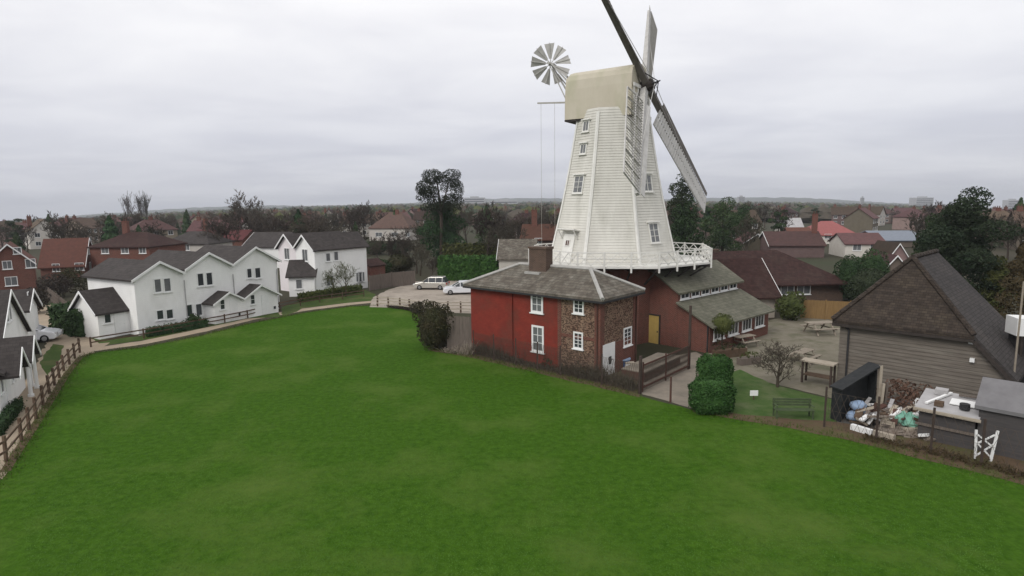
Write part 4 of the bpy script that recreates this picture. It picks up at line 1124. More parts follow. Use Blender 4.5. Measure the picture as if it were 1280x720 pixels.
r = quick('house', 'square red brick house with two stacked white windows and dark hipped roof', 116, 190, 345, 9, 309, 291, 'x', 'brick_red', 'brown_tile', hip0=3.5, hip1=3.5, wins=[(2.6, 3.6, 1.3, 1.1, W_), (2.6, .9, 1.3, 1.2, W_), (6, 3.6, 1.3, 1.1, W_), (9, 3.6, 1.2, 1.1, W_)], chim=[(3, 4.5, 8.6, .9)])
r = quick('house', 'cream walled house with brown roof behind the terrace roofs', 205, 262, 330, 8, 305, 290, 'x', 'town_render', 'slate_dark', hip0=3, hip1=3, wins=[(2, 2.6, 1.2, 1.1, W_), (5, 2.6, 1.2, 1.1, W_)])
r = quick('house', 'long red roofed house with a white dormer line behind the terrace', 236, 304, 318, 8, 300, 288, 'x', 'brick_red', 'red_tile', wins=[(3, 2.4, 1.2, 1.0, W_), (7, 2.4, 1.2, 1.0, W_)], chim=[(2, 4, 8, .9)])
r = quick('house', 'pale gabled house with grey roof peeping between terrace and twin gables', 306, 352, 335, 9, 309, 291, 'x', 'white_render', 'slate_dark', barges='l', side_wins=[('l', (4.5, 4.0, 1.0, 1.2, W_))])
r = quick('house', 'white bungalow with brown hipped roof near the tall pine', 462, 512, 301, 11, 285, 266, 'x', 'town_render', 'town_roof', hip0=4.5, hip1=4.5, wins=[(3, 1.2, 2.2, 1.3, W_), (8, 1.2, 2.0, 1.3, W_), (12, 1.2, 1.4, 1.3, W_)], chim=[(7, 5, 9, 1.0)])
r = quick('house', 'grey stone house with a white gable behind the cottage chimney', 624, 668, 352, 6, 323, 300, 'x', 'town_render', 'slate_grey', barges='l')
r = quick('house', 'brick house with brown roof and chimney left of the mill tower', 652, 712, 330, 9, 300, 281, 'x', 'town_wall', 'red_tile', chim=[(2, 4, 9.5, 1.0), (8, 4, 9.5, 1.0)], wins=[(3, 3.4, 1.3, 1.2, W_)])
# hall with the big brown roof behind the tea garden
A, B = at(908, 381), at(1053, 377)
za = zof(B, 351); zr = zof((A + B) / 2 + Vector((0, 5, 0)), 315)
hall, hA, hE, hN, hW = house('hall', 'long single storey hall under a large plum brown tiled roof', 'hall', A, B, 11, za, zr, 'x', 'brick_dark', 'brown_tile', over=.7, hip1=4.6,
    wins=[(hx, .9, 1.5, 1.1, W_) for hx in (6.6, 8.4)])
A2, B2 = at(884, 400), at(968, 397)
A2, e2, n2, W2 = frame2(A2, B2)
z2 = zof(B2, 368); zr2 = z2 + 2.9
mb = MB(); gable_prism(mb, A2, e2, n2, W2, 7.2, z2, zr2, 'x'); mb.build('wing', 'cream_wall', hall)
rp = roof_polys(A2, e2, n2, W2, 7.2, z2, zr2, 'x', .45); MB().roof(rp).build('wing_roof', 'brown_tile', hall)
sl = (zr2 - z2) / 3.6; q = lambda x, y, z: A2 + e2 * x + n2 * y + Vector((0, 0, z))
barge(hall, q(W2 + .453, -.45, z2 - sl * .45 + .16), q(W2 + .453, 3.6, zr2 + .16), q(W2 + .453, 7.65, z2 - sl * .45 + .16), e2)
mb = MB(); bs = basis(A2 + e2 * W2, n2, e2)
mb.bb(bs, 1.5, 2.6, .05, 2.1, -.02, .05); mb.build('door', 'dark_timber', hall)
mb = MB(); mb.bb(bs, 3.0, 4.2, z2 - .2, z2 + .5, -.02, .05); mb.build('gable_panel', 'white_paint', hall)
chimney(hall, hA + hE * 1.0 + hN * 5.5, .5, .5, za + 1.5, zr + .4, 'brick_dark', hE, 0)
# roofs beyond the hall
quick('house', 'house with a bright rose red roof among the far houses', 1012, 1072, 305, 12, 294, 277, 'x', 'town_render', 'rose_tile', hip0=4, hip1=4, wins=[(4, 1.2, 1.6, 1.2, W_)])
quick('house', 'brown roofed house with white window strip beyond the round evergreens', 1056, 1106, 322, 8, 305, 292, 'x', 'town_render', 'town_roof', wins=[(2, 1.3, 1.5, 1.3, W_), (5, 1.3, 1.5, 1.3, W_), (8, 1.3, 1.5, 1.3, W_)])
quick('warehouse', 'long low building with pale blue grey roof', 1100, 1158, 309, 16, 301, 289, 'x', 'town_wall', 'bluegrey_roof')
quick('house', 'house with white edged gable, nearer of the pair beside the barn roof', 1104, 1134, 345, 7, 337, 320, 'y', 'town_wall', 'town_roof', barges='f')
quick('house', 'house with white edged gable, farther of the pair beside the barn roof', 1108, 1136, 333, 7, 325, 305, 'y', 'town_wall', 'town_roof', barges='f')
quick('house', 'house with twin small white edged gables behind the hall roof', 930, 962, 318, 8, 303, 293, 'y', 'town_wall', 'town_roof', barges='f')
quick('house', 'wide brown roofed house with one pale verge behind the hall roof', 962, 1030, 322, 9, 307, 290, 'x', 'town_wall', 'town_roof', barges='l', chim=[(9, 4, 8, .9)])
quick('house', 'pale grey roofed house behind the hall, chimney at its end', 976, 1003, 296, 9, 284, 273, 'x', 'town_render', 'sheet_pale', chim=[(1, 4, 8.5, .9)])
quick('house', 'small house with rusty roof directly left of the rose red roof', 988, 1016, 309, 8, 297, 285, 'x', 'town_wall', 'red_tile')

# ------------------------------------------------------------------ weatherboarded barn
BA, BB = at(1046, 482), at(1254, 522)
BA, be, bn, BW = frame2(BA, BB)
P = lambda x, y, z: BA + be * x + bn * y + Vector((0, 0, z))
barn = thing('barn', 'grey weatherboarded barn with a half hipped brown tiled roof', 'barn', BA)
zE = zof(BA, 401)
xh = frac(BA, BB, 1198, zE) * BW
zlow = zof(P(BW, 0, 0), 466)
slp = (zE - zlow) / (BW - xh)
xr = 2.9
# apex inset so that the hip end reads as on the photograph
ins = 1.9
BDp = 7.2
zR = zof(P(xr, ins, 0), 322) - .2
slp = (zR - zlow) / (BW - xr)
xh = BW - (zE - zlow) / slp
LFT = 0.0
def bwall(m, x0, x1, y):
    pass
mb = MB()
body = [P(0, 0, 0), P(BW, 0, 0), P(BW, 0, zlow), P(xh, 0, zE), P(0, 0, zE)]
mb.extr(body, bn * BDp); mb.extr([P(0.02, ins, zE), P(xh - .02, ins, zE), P(xr, ins, zR - .1)], bn * (BDp - ins))
wall = mb.build('wall', 'barn_board', barn)
# lapped boards, real ones
mb = MB(); z = .15
while z < zE - .02:
    h = .21; x1 = BW if z < zlow else BW - (z + h - zlow) / slp
    za_, zb_ = z, min(z + h, zE)
    mb.hexa([P(-.01, -.045, za_), P(x1, -.045, za_), P(x1, 0.005, za_), P(-.01, 0.005, za_), P(-.01, -.012, zb_), P(x1, -.012, zb_), P(x1, .005, zb_), P(-.01, .005, zb_)])
    z += .20
mb.build('weatherboards', 'barn_board', barn)
t = .2
slL = (zR - zE) / xr
A1 = P(-.35, -.35, zE - .12 + t); A2_ = P(xh + .1, -.35, zE - .08 + t)
r0, r1 = P(xr, ins, zR + t), P(xr, BDp + .3, zR + t)
lowF = P(BW + .45, -.35, zlow - slp * .45 + t); lowB = P(BW + .45, BDp + .3, zlow - slp * .45 + t)
MB().roof([[A2_, lowF, lowB, r1, r0]], .2).build('roof', 'barn_tile_grey', barn)
MB().roof([[A1, A2_ - Vector((0, 0, .0)), r0], [P(-.35, BDp + .3, zE - .12 + t), A1, r0, r1]], .2).build('hip_roof', 'barn_tile', barn)
rt_ = MB()
for s_, e__ in ((r0, r1), (r0, A2_), (A1, r0)):
    n_ = 9
    for k in range(n_):
        rt_.tube(s_.lerp(e__, k / n_) + Vector((0, 0, .03)), s_.lerp(e__, (k + .96) / n_) + Vector((0, 0, .03)), .15, .13, 6)
rt_.build('ridge_tiles', 'barn_tile', barn)
fs = MB(); fs.bar(A1 - Vector((0, 0, .28)), A2_ - Vector((0, 0, .28)), .12, .14); fs.bar(A2_ + Vector((0, 0, -.3)), lowF + Vector((0, 0, -.3)), .07, .2); fs.build('fascia', 'dark_timber', barn)
mb = MB(); u = frac(BA, BB, 1060, 2) * BW
mb.tube(P(u, -.14, 0), P(u, -.14, zE - .45), .055, .055, 8); mb.tube(P(u, -.14, zE - .45), P(u - .35, -.3, zE - .1), .055, .055, 8); mb.build('downpipe', 'metal_dark', barn)
u, v, _, _ = wpx(BA, BB, 1213, 446, 1219, 452); mb = MB(); mb.bb(basis(BA, be), u - .1, u + .1, v, v + .2, .03, .2); mb.build('flood_lamp', 'white_paint', barn)
mb = MB(); mb.bb(basis(BA, be), xh - .15, xh + .05, zE - .35, zE - .2, .03, .2); mb.build('wall_lamp', 'white_paint', barn)

# ------------------------------------------------------------------ fences
def fence(name, label, pts, ph, pw, rails, pm, rm, spacing=None, group=None, rw=.04, rh=.1, cat='fence', mesh=None, post_h=None):
    pts = [Vector(p) for p in pts]
    root = thing(name, label, cat, pts[0], group)
    pos = []
    for a, b in zip(pts, pts[1:]):
        n = max(1, round((b - a).length / spacing)) if spacing else 1
        pos += [a.lerp(b, k / n) for k in range(n)]
    pos.append(pts[-1])
    for p in pos:
        d = .012 * math.sin(p.x * 9.7 + p.y * 5.1)
        mb = MB(); mb.bar((p.x, p.y, p.z - .1), (p.x + d * 2, p.y + d, p.z + ph + d * 2), pw, pw, (0, 1, 0)); mb.build('post', pm, root)
    for z in rails:
        mb = MB()
        for a, b in zip(pos, pos[1:]):
            dn = (b - a).normalized(); k = Vector((-dn.y, dn.x, 0)) * -(pw / 2 + rw / 2 + .002)
            mb.bar(a + k + Vector((0, 0, z + .01 * math.sin(a.x * 7))), b + k + Vector((0, 0, z + .01 * math.sin(b.x * 7))), rw, rh)
        mb.build('rail', rm, root)
    if mesh:
        mb = MB()
        for a, b in zip(pos, pos[1:]):
            L_ = (b - a).length; dn = (b - a).normalized()
            n = max(2, int(L_ / mesh[1])); H_ = mesh[0]
            for k in range(n + 1):
                p = a.lerp(b, k / n); q = a.lerp(b, min(1, (k + 2) / n)); q2 = a.lerp(b, max(0, (k - 2) / n))
                mb.bar(p + Vector((0, 0, .05)), q + Vector((0, 0, H_)), .011, .011); mb.bar(p + Vector((0, 0, .05)), q2 + Vector((0, 0, H_)), .011, .011)
            for z in (.06, H_ * .5, H_): mb.bar(a + Vector((0, 0, z)), b + Vector((0, 0, z)), .008, .008)
        mb.build('wire_mesh', 'wire', root)
    return root
def panel_fence(name, label, pts, h, m, group=None, cap=True, gap=.004, bw=.14, z=0):
    pts = [Vector(p) for p in pts]; root = thing(name, label, 'fence', pts[0], group)
    for a, b in zip(pts, pts[1:]):
        n = max(1, round((b - a).length / 1.85))
        for k in range(n):
            p, q = a.lerp(b, k / n), a.lerp(b, (k + 1) / n); bs = basis(p, q - p); L_ = (q - p).length
            mb = MB(); x = .06; i = 0
            while x < L_ - .06:
                mb.bb(bs, x, min(x + bw, L_ - .05), .05, h - .03 * ((i * 7) % 3) * .3, (.0 if i % 2 else .012), (.02 if i % 2 else .032)); x += bw - .01; i += 1
            mb.bb(bs, .05, L_ - .05, .3, .38, -.04, -.003); mb.bb(bs, .05, L_ - .05, h - .35, h - .27, -.04, -.003)
            mb.build('panel', m, root)
        for k in range(n + 1):
            if k == n and b is not pts[-1]: continue
            p = a.lerp(b, k / n); mb = MB(); mb.box(p.x - .05, p.x + .05, p.y - .05, p.y + .05, -.1, h + .08); mb.build('post', m, root)
    return root
fl = [at(8, 577), at(27, 552), at(45, 524), at(62, 492), at(80, 464), at(100, 441)]
fence('fence', 'brown post and rail fence curving along the left footpath', [Vector((-21.0, 19, 0))] + fl, 1.15, .11, (.5, .95), 'brown_timber', 'brown_timber', 2.2)
fence('fence', 'low dark rail fence along the terrace front', [at(114, 434), at(180, 423), at(250, 410), at(310, 398), at(350, 387), at(400, 378), at(455, 371)], .85, .09, (.4, .75), 'brown_timber', 'brown_timber', 2.6)
fence('fence', 'pale post and rail fence on the field side of the gravel car park', [at(472, 383), at(500, 386), at(524, 390), at(560, 391), at(592, 391)], 1.15, .16, (.4, .75, 1.05), 'brown_timber', 'pale_timber', 1.5)
fence('fence', 'tall wire fence with dark posts in front of the cottage', [at(592, 445), at(645, 457), at(700, 469), at(752, 481), at(799, 493)], 1.9, .08, (), 'post_dark', 'post_dark', 2.4, mesh=(1.75, .12))
fence('fence', 'wire mesh fence along the earth bank at the barn yard', [at(1030, 534), at(1095, 549), at(1163, 566), at(1226, 582), at(1290, 600)], 2.0, .07, (), 'post_dark', 'post_dark', None, mesh=(1.8, .3))
panel_fence('board_fence', 'grey close boarded fence beyond the car park', [at(462, 364), at(490, 359), at(519, 356)], 1.95, 'grey_timber')
panel_fence('board_fence', 'weathered brown boarded fence beside the cottage end', [at(560, 437), at(590, 439)], 2.6, 'grey_timber')
panel_fence('board_fence', 'orange stained panel fence beyond the tea garden', [at(1001, 398), at(1062, 401)], 1.75, 'orange_timber')
panel_fence('board_fence', 'brown panel fence beside the red houses at the left', [at(92, 402), at(70, 382), at(58, 372)], 1.5, 'grey_timber')
# low brick wall of the cottage yard
fence('railing_fence', 'brown see through wire and rail fence from the corner post to the annexe', [at(803, 490), at(832, 476), at(860, 462)], 1.75, .08, (.3, 1.6), 'brick_low', 'brick_low', None, mesh=(1.6, .075))
a, b = at(806, 478), at(850, 456); n_ = Vector((-(b - a).y, (b - a).x, 0)).normalized()
mb = MB(); mb.prism([(p.x, p.y) for p in (a, b, b + n_ * 1.6, a + n_ * 1.6)], 0, .55); r = thing('ramp', 'low brick edged platform with greenish top outside the yellow door', 'platform', a); mb.build('brickwork', 'brick_low', r)
mb = MB(); mb.prism([(p.x, p.y) for p in (a - n_ * .04, b - n_ * .04, b + n_ * 1.62, a + n_ * 1.62)], .553, .62); mb.build('slab', 'concrete_mat', r)
def post(name, label, pos, h, r_, m, cat='post', cap=None):
    mb = MB(); mb.tube((pos.x, pos.y, -.1), (pos.x, pos.y, h), r_, r_ * .85, 8)
    o = mb.build(name, m, None, origin=pos); return tag(o, label, cat)
p = at(800, 492); post('corner_post', 'thick dark post where the cottage fence meets the yard', p, zof(p, 445), .11, 'post_dark')
p = at(861, 461); o = post('pole', 'tall brown pole in front of the annexe lean to roof', p, zof(p, 382), .10, 'post_dark', 'pole')
p = at(838, 503); post('gate_post', 'short brown post standing on the concrete apron edge', p, 1.45, .06, 'brick_low')
p = at(1168, 500); post('pole', 'thin grey pole standing against the barn wall', p, zof(p, 452), .04, 'wire', 'pole')
p = at(1262, 520); post('pole', 'leaning pale pole at the right edge beside the barn', p, zof(p, 352), .05, 'weathered_table', 'pole')

def scrub(name, label, pts, w_, h, m, dens, seed):
    mb = MB(); rng = random.Random(seed)
    for a, b in zip(pts, pts[1:]):
        d = b - a; L_ = d.length; nn = Vector((-d.y, d.x, 0)).normalized()
        for _ in range(int(L_ * dens)):
            p = a + d * rng.random() + nn * rng.uniform(-.5, .5) * w_; k = h * (.35 + .65 * rng.random()) * (.6 + .4 * math.sin(p.x * 1.7 + p.y))
            q = p + Vector((rng.gauss(0, .3), rng.gauss(0, .3), k)); mid = p.lerp(q, .5) + Vector((rng.gauss(0, .12), rng.gauss(0, .12), .1)); s_ = Vector((rng.gauss(0, 1), rng.gauss(0, 1), 0)).normalized() * .014
            mb.add([p - s_, p + s_, mid + s_, mid - s_, q], [(0, 1, 2, 3), (3, 2, 4)])
            if rng.random() < .6:
                c = mid; r1 = Vector((rng.gauss(0, 1), rng.gauss(0, 1), rng.gauss(0, 1))).normalized() * .06; r2 = Vector((rng.gauss(0, 1), rng.gauss(0, 1), rng.gauss(0, 1))).normalized() * .04
                mb.add([c - r1, c - r2, c + r1, c + r2], [(0, 1, 2, 3)])
    o = mb.build(name, m, None, origin=Vector(pts[0]), fix=False); return tag(o, label, 'scrub')
scrub('bramble', 'brown winter brambles grown through the wire fence below the cottage', [at(594, 441), at(645, 453), at(700, 465), at(752, 477), at(796, 488)], .8, 1.25, 'twig', 170, 5)
scrub('bramble', 'dead brown weeds along the earth bank at the barn yard fence', [at(1080, 548), at(1163, 566), at(1226, 582), at(1290, 600)], .7, .4, 'leaf_rust', 80, 6)
scrub('bramble', 'pale dead stems between the dark corner bush and the boarded fence', [at(556, 439), at(592, 444)], .8, 1.7, 'weathered_table', 110, 7)
# ------------------------------------------------------------------ cars
def car(name, label, body_m, L_=4.3, W=1.75, Hh=1.48, estate=True):
    root = thing(name, label, 'car', (0, 0, 0))
    hw = W / 2
    low = [(-L_ / 2, .42), (-L_ / 2 + .03, .72), (-L_ / 2 + .12, .95), (L_ / 2 - 1.15, .98), (L_ / 2 - .25, .82), (L_ / 2, .6), (L_ / 2, .35), (L_ / 2 - .2, .22), (-L_ / 2 + .2, .24)]
    mb = MB(); mb.extr([(x, -hw, z) for x, z in low], (0, W, 0)); mb.build('body', body_m, root, bevel=.07)
    b_ = -L_ / 2 + (.12 if estate else .75)
    top = [(b_, .95), (b_ + .35, Hh - .03), (b_ + 1.3, Hh), (L_ / 2 - 2.0, Hh - .05), (L_ / 2 - 1.1, .965)]
    mb = MB(); n = len(top)
    vs = [(x, -hw + .06 + (z - .95) * .22, z) for x, z in top] + [(x, hw - .06 - (z - .95) * .22, z) for x, z in top]
    mb.add(vs, [tuple(range(n)), tuple(range(2 * n - 1, n - 1, -1))] + [(i, (i + 1) % n, n + (i + 1) % n, n + i) for i in range(n)]); mb.build('cabin', 'glass', root, bevel=.03)
    mb = MB(); s_ = .16
    mb.hexa([(top[1][0] - .02, -hw + s_, Hh - .06), (top[3][0] + .12, -hw + s_, Hh - .08), (top[3][0] + .12, hw - s_, Hh - .08), (top[1][0] - .02, hw - s_, Hh - .06), (top[1][0] + .05, -hw + s_ + .05, Hh + .025), (top[3][0], -hw + s_ + .05, Hh + .0), (top[3][0], hw - s_ - .05, Hh + .0), (top[1][0] + .05, hw - s_ - .05, Hh + .025)])
    mb.build('roof_panel', body_m, root, bevel=.02)
    mb = MB()
    for y in (-1, 1):
        for x in (top[1][0] + .1, (top[1][0] + top[3][0]) / 2, top[3][0] - .05):
            mb.bar((x, y * (hw - .055), .95), (x, y * (hw - .175), Hh - .05), .09, .05)
        mb.bar((top[4][0], y * (hw - .06), .97), (top[3][0], y * (hw - .16), Hh - .06), .08, .06)
    mb.build('pillar', body_m, root)
    for x in (-L_ / 2 + .85, L_ / 2 - .85):
        for y in (-1, 1):
            mb = MB(); mb.tube((x, y * (hw - .2), .31), (x, y * (hw + .012), .31), .31, .31, 18); t_ = mb.build('wheel', 'tyre', root)
            mb = MB(); mb.tube((x, y * (hw + .013), .31), (x, y * (hw + .03), .31), .19, .17, 14); mb.build('rim', 'rim', t_)
    for y in (-1, 1):
        mb = MB(); mb.box(L_ / 2 - .22, L_ / 2 + .012, y * hw * .72 - .2, y * hw * .72 + .2, .6, .74); mb.build('headlight', 'lamp_clear', root)
        mb = MB(); mb.box(-L_ / 2 - .02, -L_ / 2 + .15, y * hw * .78 - .14, y * hw * .78 + .14, .68, .9); mb.build('tail_light', 'lamp_red', root)
        mb = MB(); mb.box(L_ / 2 - 1.5, L_ / 2 - 1.36, y * hw - (.16 if y < 0 else 0), y * hw + (.16 if y > 0 else 0), .95, 1.08); mb.build('mirror', body_m, root)
    mb = MB(); mb.box(L_ / 2 - .05, L_ / 2 + .018, -.3, .3, .42, .52); mb.build('number_plate', 'white_paint', root)
    return root
c = car('parked_car', 'dull silver car parked on the gravel, farther from the cottage', 'car_silver', 4.4, 1.8, 1.6); c.location = at(538, 363) + Vector((0, 1.2, .016)); c.rotation_euler = (0, 0, math.radians(172))
c = car('parked_car', 'bright white estate car parked on the gravel beside the cottage roof', 'car_white', 4.5, 1.8, 1.55); c.location = at(577, 368) + Vector((0, .5, .016)); c.rotation_euler = (0, 0, math.radians(186))
c = car('parked_car', 'white car half hidden behind the porch of the left house', 'car_white', 4.0, 1.75, 1.5, True); c.location = at(40, 427) + Vector((0, 0, .01)); c.rotation_euler = (0, 0, math.radians(20))

# ------------------------------------------------------------------ tea garden
def picnic(label, pos, rz, m='weathered_table', s=1.0):
    root = thing('picnic_table', label, 'picnic table', (0, 0, 0))
    mb = MB()
    for k in range(5): mb.box(-.9, .9, -.36 + k * .148, -.36 + k * .148 + .138, .72, .755)
    mb.build('tabletop', m, root)
    for y in (-.72, .72):
        mb = MB(); mb.box(-.9, .9, y - .13, y - .005, .42, .455); mb.box(-.9, .9, y + .005, y + .13, .42, .455); mb.build('seat', m, root)
    for x in (-.6, .6):
        for y in (-1, 1):
            mb = MB(); mb.bar((x, y * .28, .72), (x, y * .78, 0), .045, .1, (1, 0, 0)); mb.build('leg', m, root)
        mb = MB(); mb.box(x + .03, x + .075, -.82, .82, .34, .42); mb.build('cross_beam', m, root)
    root.location = pos; root.rotation_euler = (0, 0, rz); root.scale = (s, s, s)
    return root
picnic('weathered picnic table in front of the orange panel fence', at(1024, 417) + Vector((0, 0, .012)), .15, s=1.25)
picnic('weathered picnic table on the paving below the bare tree', at(930, 432) + Vector((0, 0, .012)), .5)
picnic('weathered picnic table at the barn corner, partly behind the high bar table', at(1004, 452) + Vector((0, 0, .012)), .7)
# bird-table like serving table by the barn
root = thing('high_table', 'tall pale topped serving table with dark legs by the barn corner', 'table', at(1022, 480))
b0 = at(1022, 480); tb = MB(); bs = basis(b0, be)
tb.bb(bs, -.95, .95, 1.32, 1.4, -.4, .4); tb.build('tabletop', 'pale_timber', root)
for x in (-.8, .8):
    for y in (-.3, .3): mb = MB(); mb.bb(bs, x - .05, x + .05, 0.01, 1.318, y - .05, y + .05); mb.build('leg', 'post_dark', root)
mb = MB(); mb.bb(bs, -.74, .74, .5, .56, -.34, .34); mb.build('shelf', 'brown_timber', root)
# green bench on the small lawn
b0 = at(991, 522); root = thing('bench', 'mossy green bench on the small lawn', 'bench', b0)
bs = basis(b0, (1, -.08, 0))
mb = MB(); [mb.bb(bs, -.95, .95, .44, .475, -.02 - k * .15 + .2, .11 - k * .15 + .2) for k in range(3)]; mb.build('seat', 'green_timber', root)
mb = MB(); [mb.bb(bs, -.95, .95, .56 + k * .14, .66 + k * .14, -.24, -.20) for k in range(3)]; mb.build('backrest', 'green_timber', root)
for x in (-.88, .88):
    for y, h in ((.24, .44), (-.22, .95)):
        mb = MB(); mb.bb(bs, x - .035, x + .035, .014, h, y - .035, y + .035); mb.build('leg', 'green_timber', root)
    mb = MB(); mb.bb(bs, x - .04, x + .04, .65, .69, -.18, .3); mb.build('armrest', 'green_timber', root)
# notice on the lawn
b0 = at(942, 500); root = thing('sign', 'small white notice on a short stake in the lawn', 'sign', b0)
mb = MB(); mb.box(b0.x - .03, b0.x + .03, b0.y, b0.y + .03, 0, .5); mb.build('stake', 'brown_timber', root)
mb = MB(); mb.box(b0.x - .22, b0.x + .22, b0.y - .03, b0.y - .003, .25, .55); mb.build('board', 'white_paint', root)
# white cafe chairs and the boxes along the lean-to
def chair(label, pos, rz, group=None):
    root = thing('garden_chair', label, 'chair', (0, 0, 0), group)
    mb = MB(); mb.box(-.22, .22, -.22, .22, .42, .46); mb.build('seat', 'white_paint', root)
    mb = MB(); mb.box(-.22, .22, .2, .24, .46, .9); mb.build('backrest', 'white_paint', root)
    for x in (-.19, .19):
        for y in (-.19, .19): mb = MB(); mb.box(x - .02, x + .02, y - .02, y + .02, 0, .418); mb.build('leg', 'white_paint', root)
    root.location = pos; root.rotation_euler = (0, 0, rz); return root
c0 = chair('white garden chair below the clipped ball shrub, leftmost of the row', at(888, 424) + Vector((0, 0, .012)), .4, 'white chairs along the lean to')
for i, (px, py, lb) in enumerate(((897, 428, 'white garden chair below the clipped ball shrub, second from the left'), (906, 427, 'white garden chair right of the clipped ball shrub'), (945, 404, 'white garden chair by the cream wall, left of the pair'), (956, 402, 'white garden chair by the cream wall, right of the pair'))):
    dup(c0, at(px, py) + Vector((0, 0, .012)), .7 * i, lb)
def planter(label, pos, w_, m, lm, h=.5, rz=0):
    root = thing('planter', label, 'planter', (0, 0, 0))
    mb = MB(); mb.box(-w_ / 2, w_ / 2, -.25, .25, 0, h); mb.build('box', m, root)
    mb = MB(); leaf_mesh(mb, [(0, 0, h + .12, w_ * .5, .3, .25)], 120, .09, int(w_ * 10)); mb.build('foliage', lm, root, fix=False)
    root.location = pos; root.rotation_euler = (0, 0, rz)
planter('long brown planter with dark greenery on the tea garden edge', at(912, 446) + Vector((0, 0, .012)), 2.6, 'brown_timber', 'leaf_dark', .55, .35)
planter('brown planter with rusty plants in front of the annexe', at(898, 440) + Vector((0, 0, .012)), 1.8, 'brick_low', 'leaf_rust', .5, .1)
planter('pale planter with olive greenery in the tea garden', at(936, 455) + Vector((0, 0, .012)), 1.6, 'grey_timber', 'leaf_olive', .45, .3)
# bits in the cottage yard
b0 = at(778, 460); root = thing('barrel', 'blue plastic tub by the cottage door', 'tub', b0)
mb = MB(); mb.tube(b0, b0 + Vector((0, 0, .62)), .42, .5, 16); mb.build('tub', 'plastic_blue', root); mb = MB(); mb.tube(b0 + Vector((0, 0, .623)), b0 + Vector((0, 0, .68)), .54, .54, 16); mb.build('lid', 'sack_blue', root)
b0 = at(787, 463); root = thing('crate', 'white crate on the ground at the cottage corner', 'crate', b0); mb = MB()
mb.box(b0.x - .28, b0.x + .28, b0.y - .2, b0.y + .2, 0, .5); mb.build('crate_body', 'white_paint', root); mb = MB(); mb.box(b0.x - .31, b0.x + .31, b0.y - .23, b0.y + .23, .503, .55); mb.build('rim', 'pale_timber', root)
b0 = at(722, 458); root = thing('garden_table', 'small dark table in the cottage front yard', 'table', b0)
mb = MB(); mb.box(b0.x - .6, b0.x + .6, b0.y - .35, b0.y + .35, .68, .73); mb.build('tabletop', 'dark_timber', root)
for x in (-.5, .5):
    for y in (-.28, .28): mb = MB(); mb.box(b0.x + x - .03, b0.x + x + .03, b0.y + y - .03, b0.y + y + .03, 0, .678); mb.build('leg', 'dark_timber', root)
for i, (px, py, r_, h_, m_, lb) in enumerate(((655, 450, .7, .9, 'twig_red', 'low brown winter shrub under the lower red wall window'), (690, 458, .8, 1.1, 'bush_mixed', 'dark straggly shrub at the foot of the stone wall'), (735, 470, .7, .7, 'leaf_rust', 'low rusty shrub near the cottage corner'), (620, 445, .6, .6, 'bush_mixed', 'small scrubby bush at the red wall foot'))):
    bush('shrub', lb, at(px, py), r_, h_, m_, 260, .10, i + 3)

# ------------------------------------------------------------------ barn yard: stores, sheds, scrap
b0 = at(1050, 528); b1 = at(1094, 520)
s_, se, sn, sw = frame2(b0, b1)
P = lambda x, y, z: s_ + se * x + sn * y + Vector((0, 0, z))
root = thing('lean_to_store', 'black sheeted open fronted store with a steep pitched top', 'shed', s_)
z0_, z1_ = zof(b0, 486), zof(b1, 456)
mb = MB(); mb.extr([P(0, .52, 0), P(sw, .52, 0), P(sw, .52, z1_ - .05), P(0, .52, z0_ - .05)], sn * .06); mb.extr([P(0, 0, 0), P(0, .51, 0), P(0, .51, z0_ - .05), P(0, 0, z0_ - .05)], se * .06); mb.extr([P(sw - .06, .05, 0), P(sw - .06, .51, 0), P(sw - .06, .51, z1_ - .1), P(sw - .06, .05, z1_ - .1)], se * .06); mb.build('wall', 'tarp_black', root)
MB().roof([[P(-.12, -.12, z0_), P(sw + .05, -.12, z1_), P(sw + .05, .62, z1_), P(-.12, .62, z0_)]], .07).build('roof', 'tarp_black', root)
mb = MB(); mb.extr([P(.07, .25, 0), P(sw * .5, .25, 0), P(sw * .5, .25, z0_ + (z1_ - z0_) * .5 - .1), P(.07, .25, z0_ - .08)], sn * .04); mb.build('sheet_curtain', 'tarp_black', root)
for x in (sw + .04,): mb = MB(); mb.bar(P(x, -.08, 0), P(x, -.08, z1_ - .02), .14, .14, (0, 1, 0)); mb.build('post', 'pale_timber', root)
for i, (x, z, lb) in enumerate(((.75, 0, 'blue sack on the ground inside the black store'), (1.15, 0, 'pale blue sack beside another in the black store'), (.95, .5, 'blue sack on top of two others in the black store'))):
    q = P(x, -.15, z); mb = MB(); mb.blob((0, 0, .27), 1, 2, .08, (.4, .34, .27)); o = mb.build('sack', 'sack_blue', None, smooth_=True); o.location = q + Vector((0, 0, .02)); tag(o, lb, 'sack', 'sacks in the black store')
for i, (px, py, top, r_, m_, lb) in enumerate(((1099, 523, 480, .06, 'pale_timber', 'pale timber stake leaning right of the black store'), (1104, 521, 478, .05, 'grey_timber', 'thin grey stake right of the black store'))):
    p = at(px, py); mb = MB(); mb.bar(p, (p.x + .12, p.y + .05, zof(p, top)), r_ * 2, r_ * 2, (0, 1, 0)); o = mb.build('stake', m_, None, origin=p); tag(o, lb, 'stake')
def board(label, a, b, w_, t_, m, z=.05, cat='board', zb=None):
    a = Vector(a); b = Vector(b); mb = MB(); a.z = z; b.z = z if zb is None else zb
    mb.bar(a, b, w_, t_); o = mb.build('scrap_board', m, None, origin=(a.x, a.y, 0)); return tag(o, label, cat)
board('whitish beam lying along the earth bank, left of the two', at(1064, 537), at(1090, 545), .22, .26, 'white_paint', .16)
board('whitish beam lying along the earth bank, right of the two', at(1092, 545), at(1118, 552), .22, .26, 'pale_timber', .16)
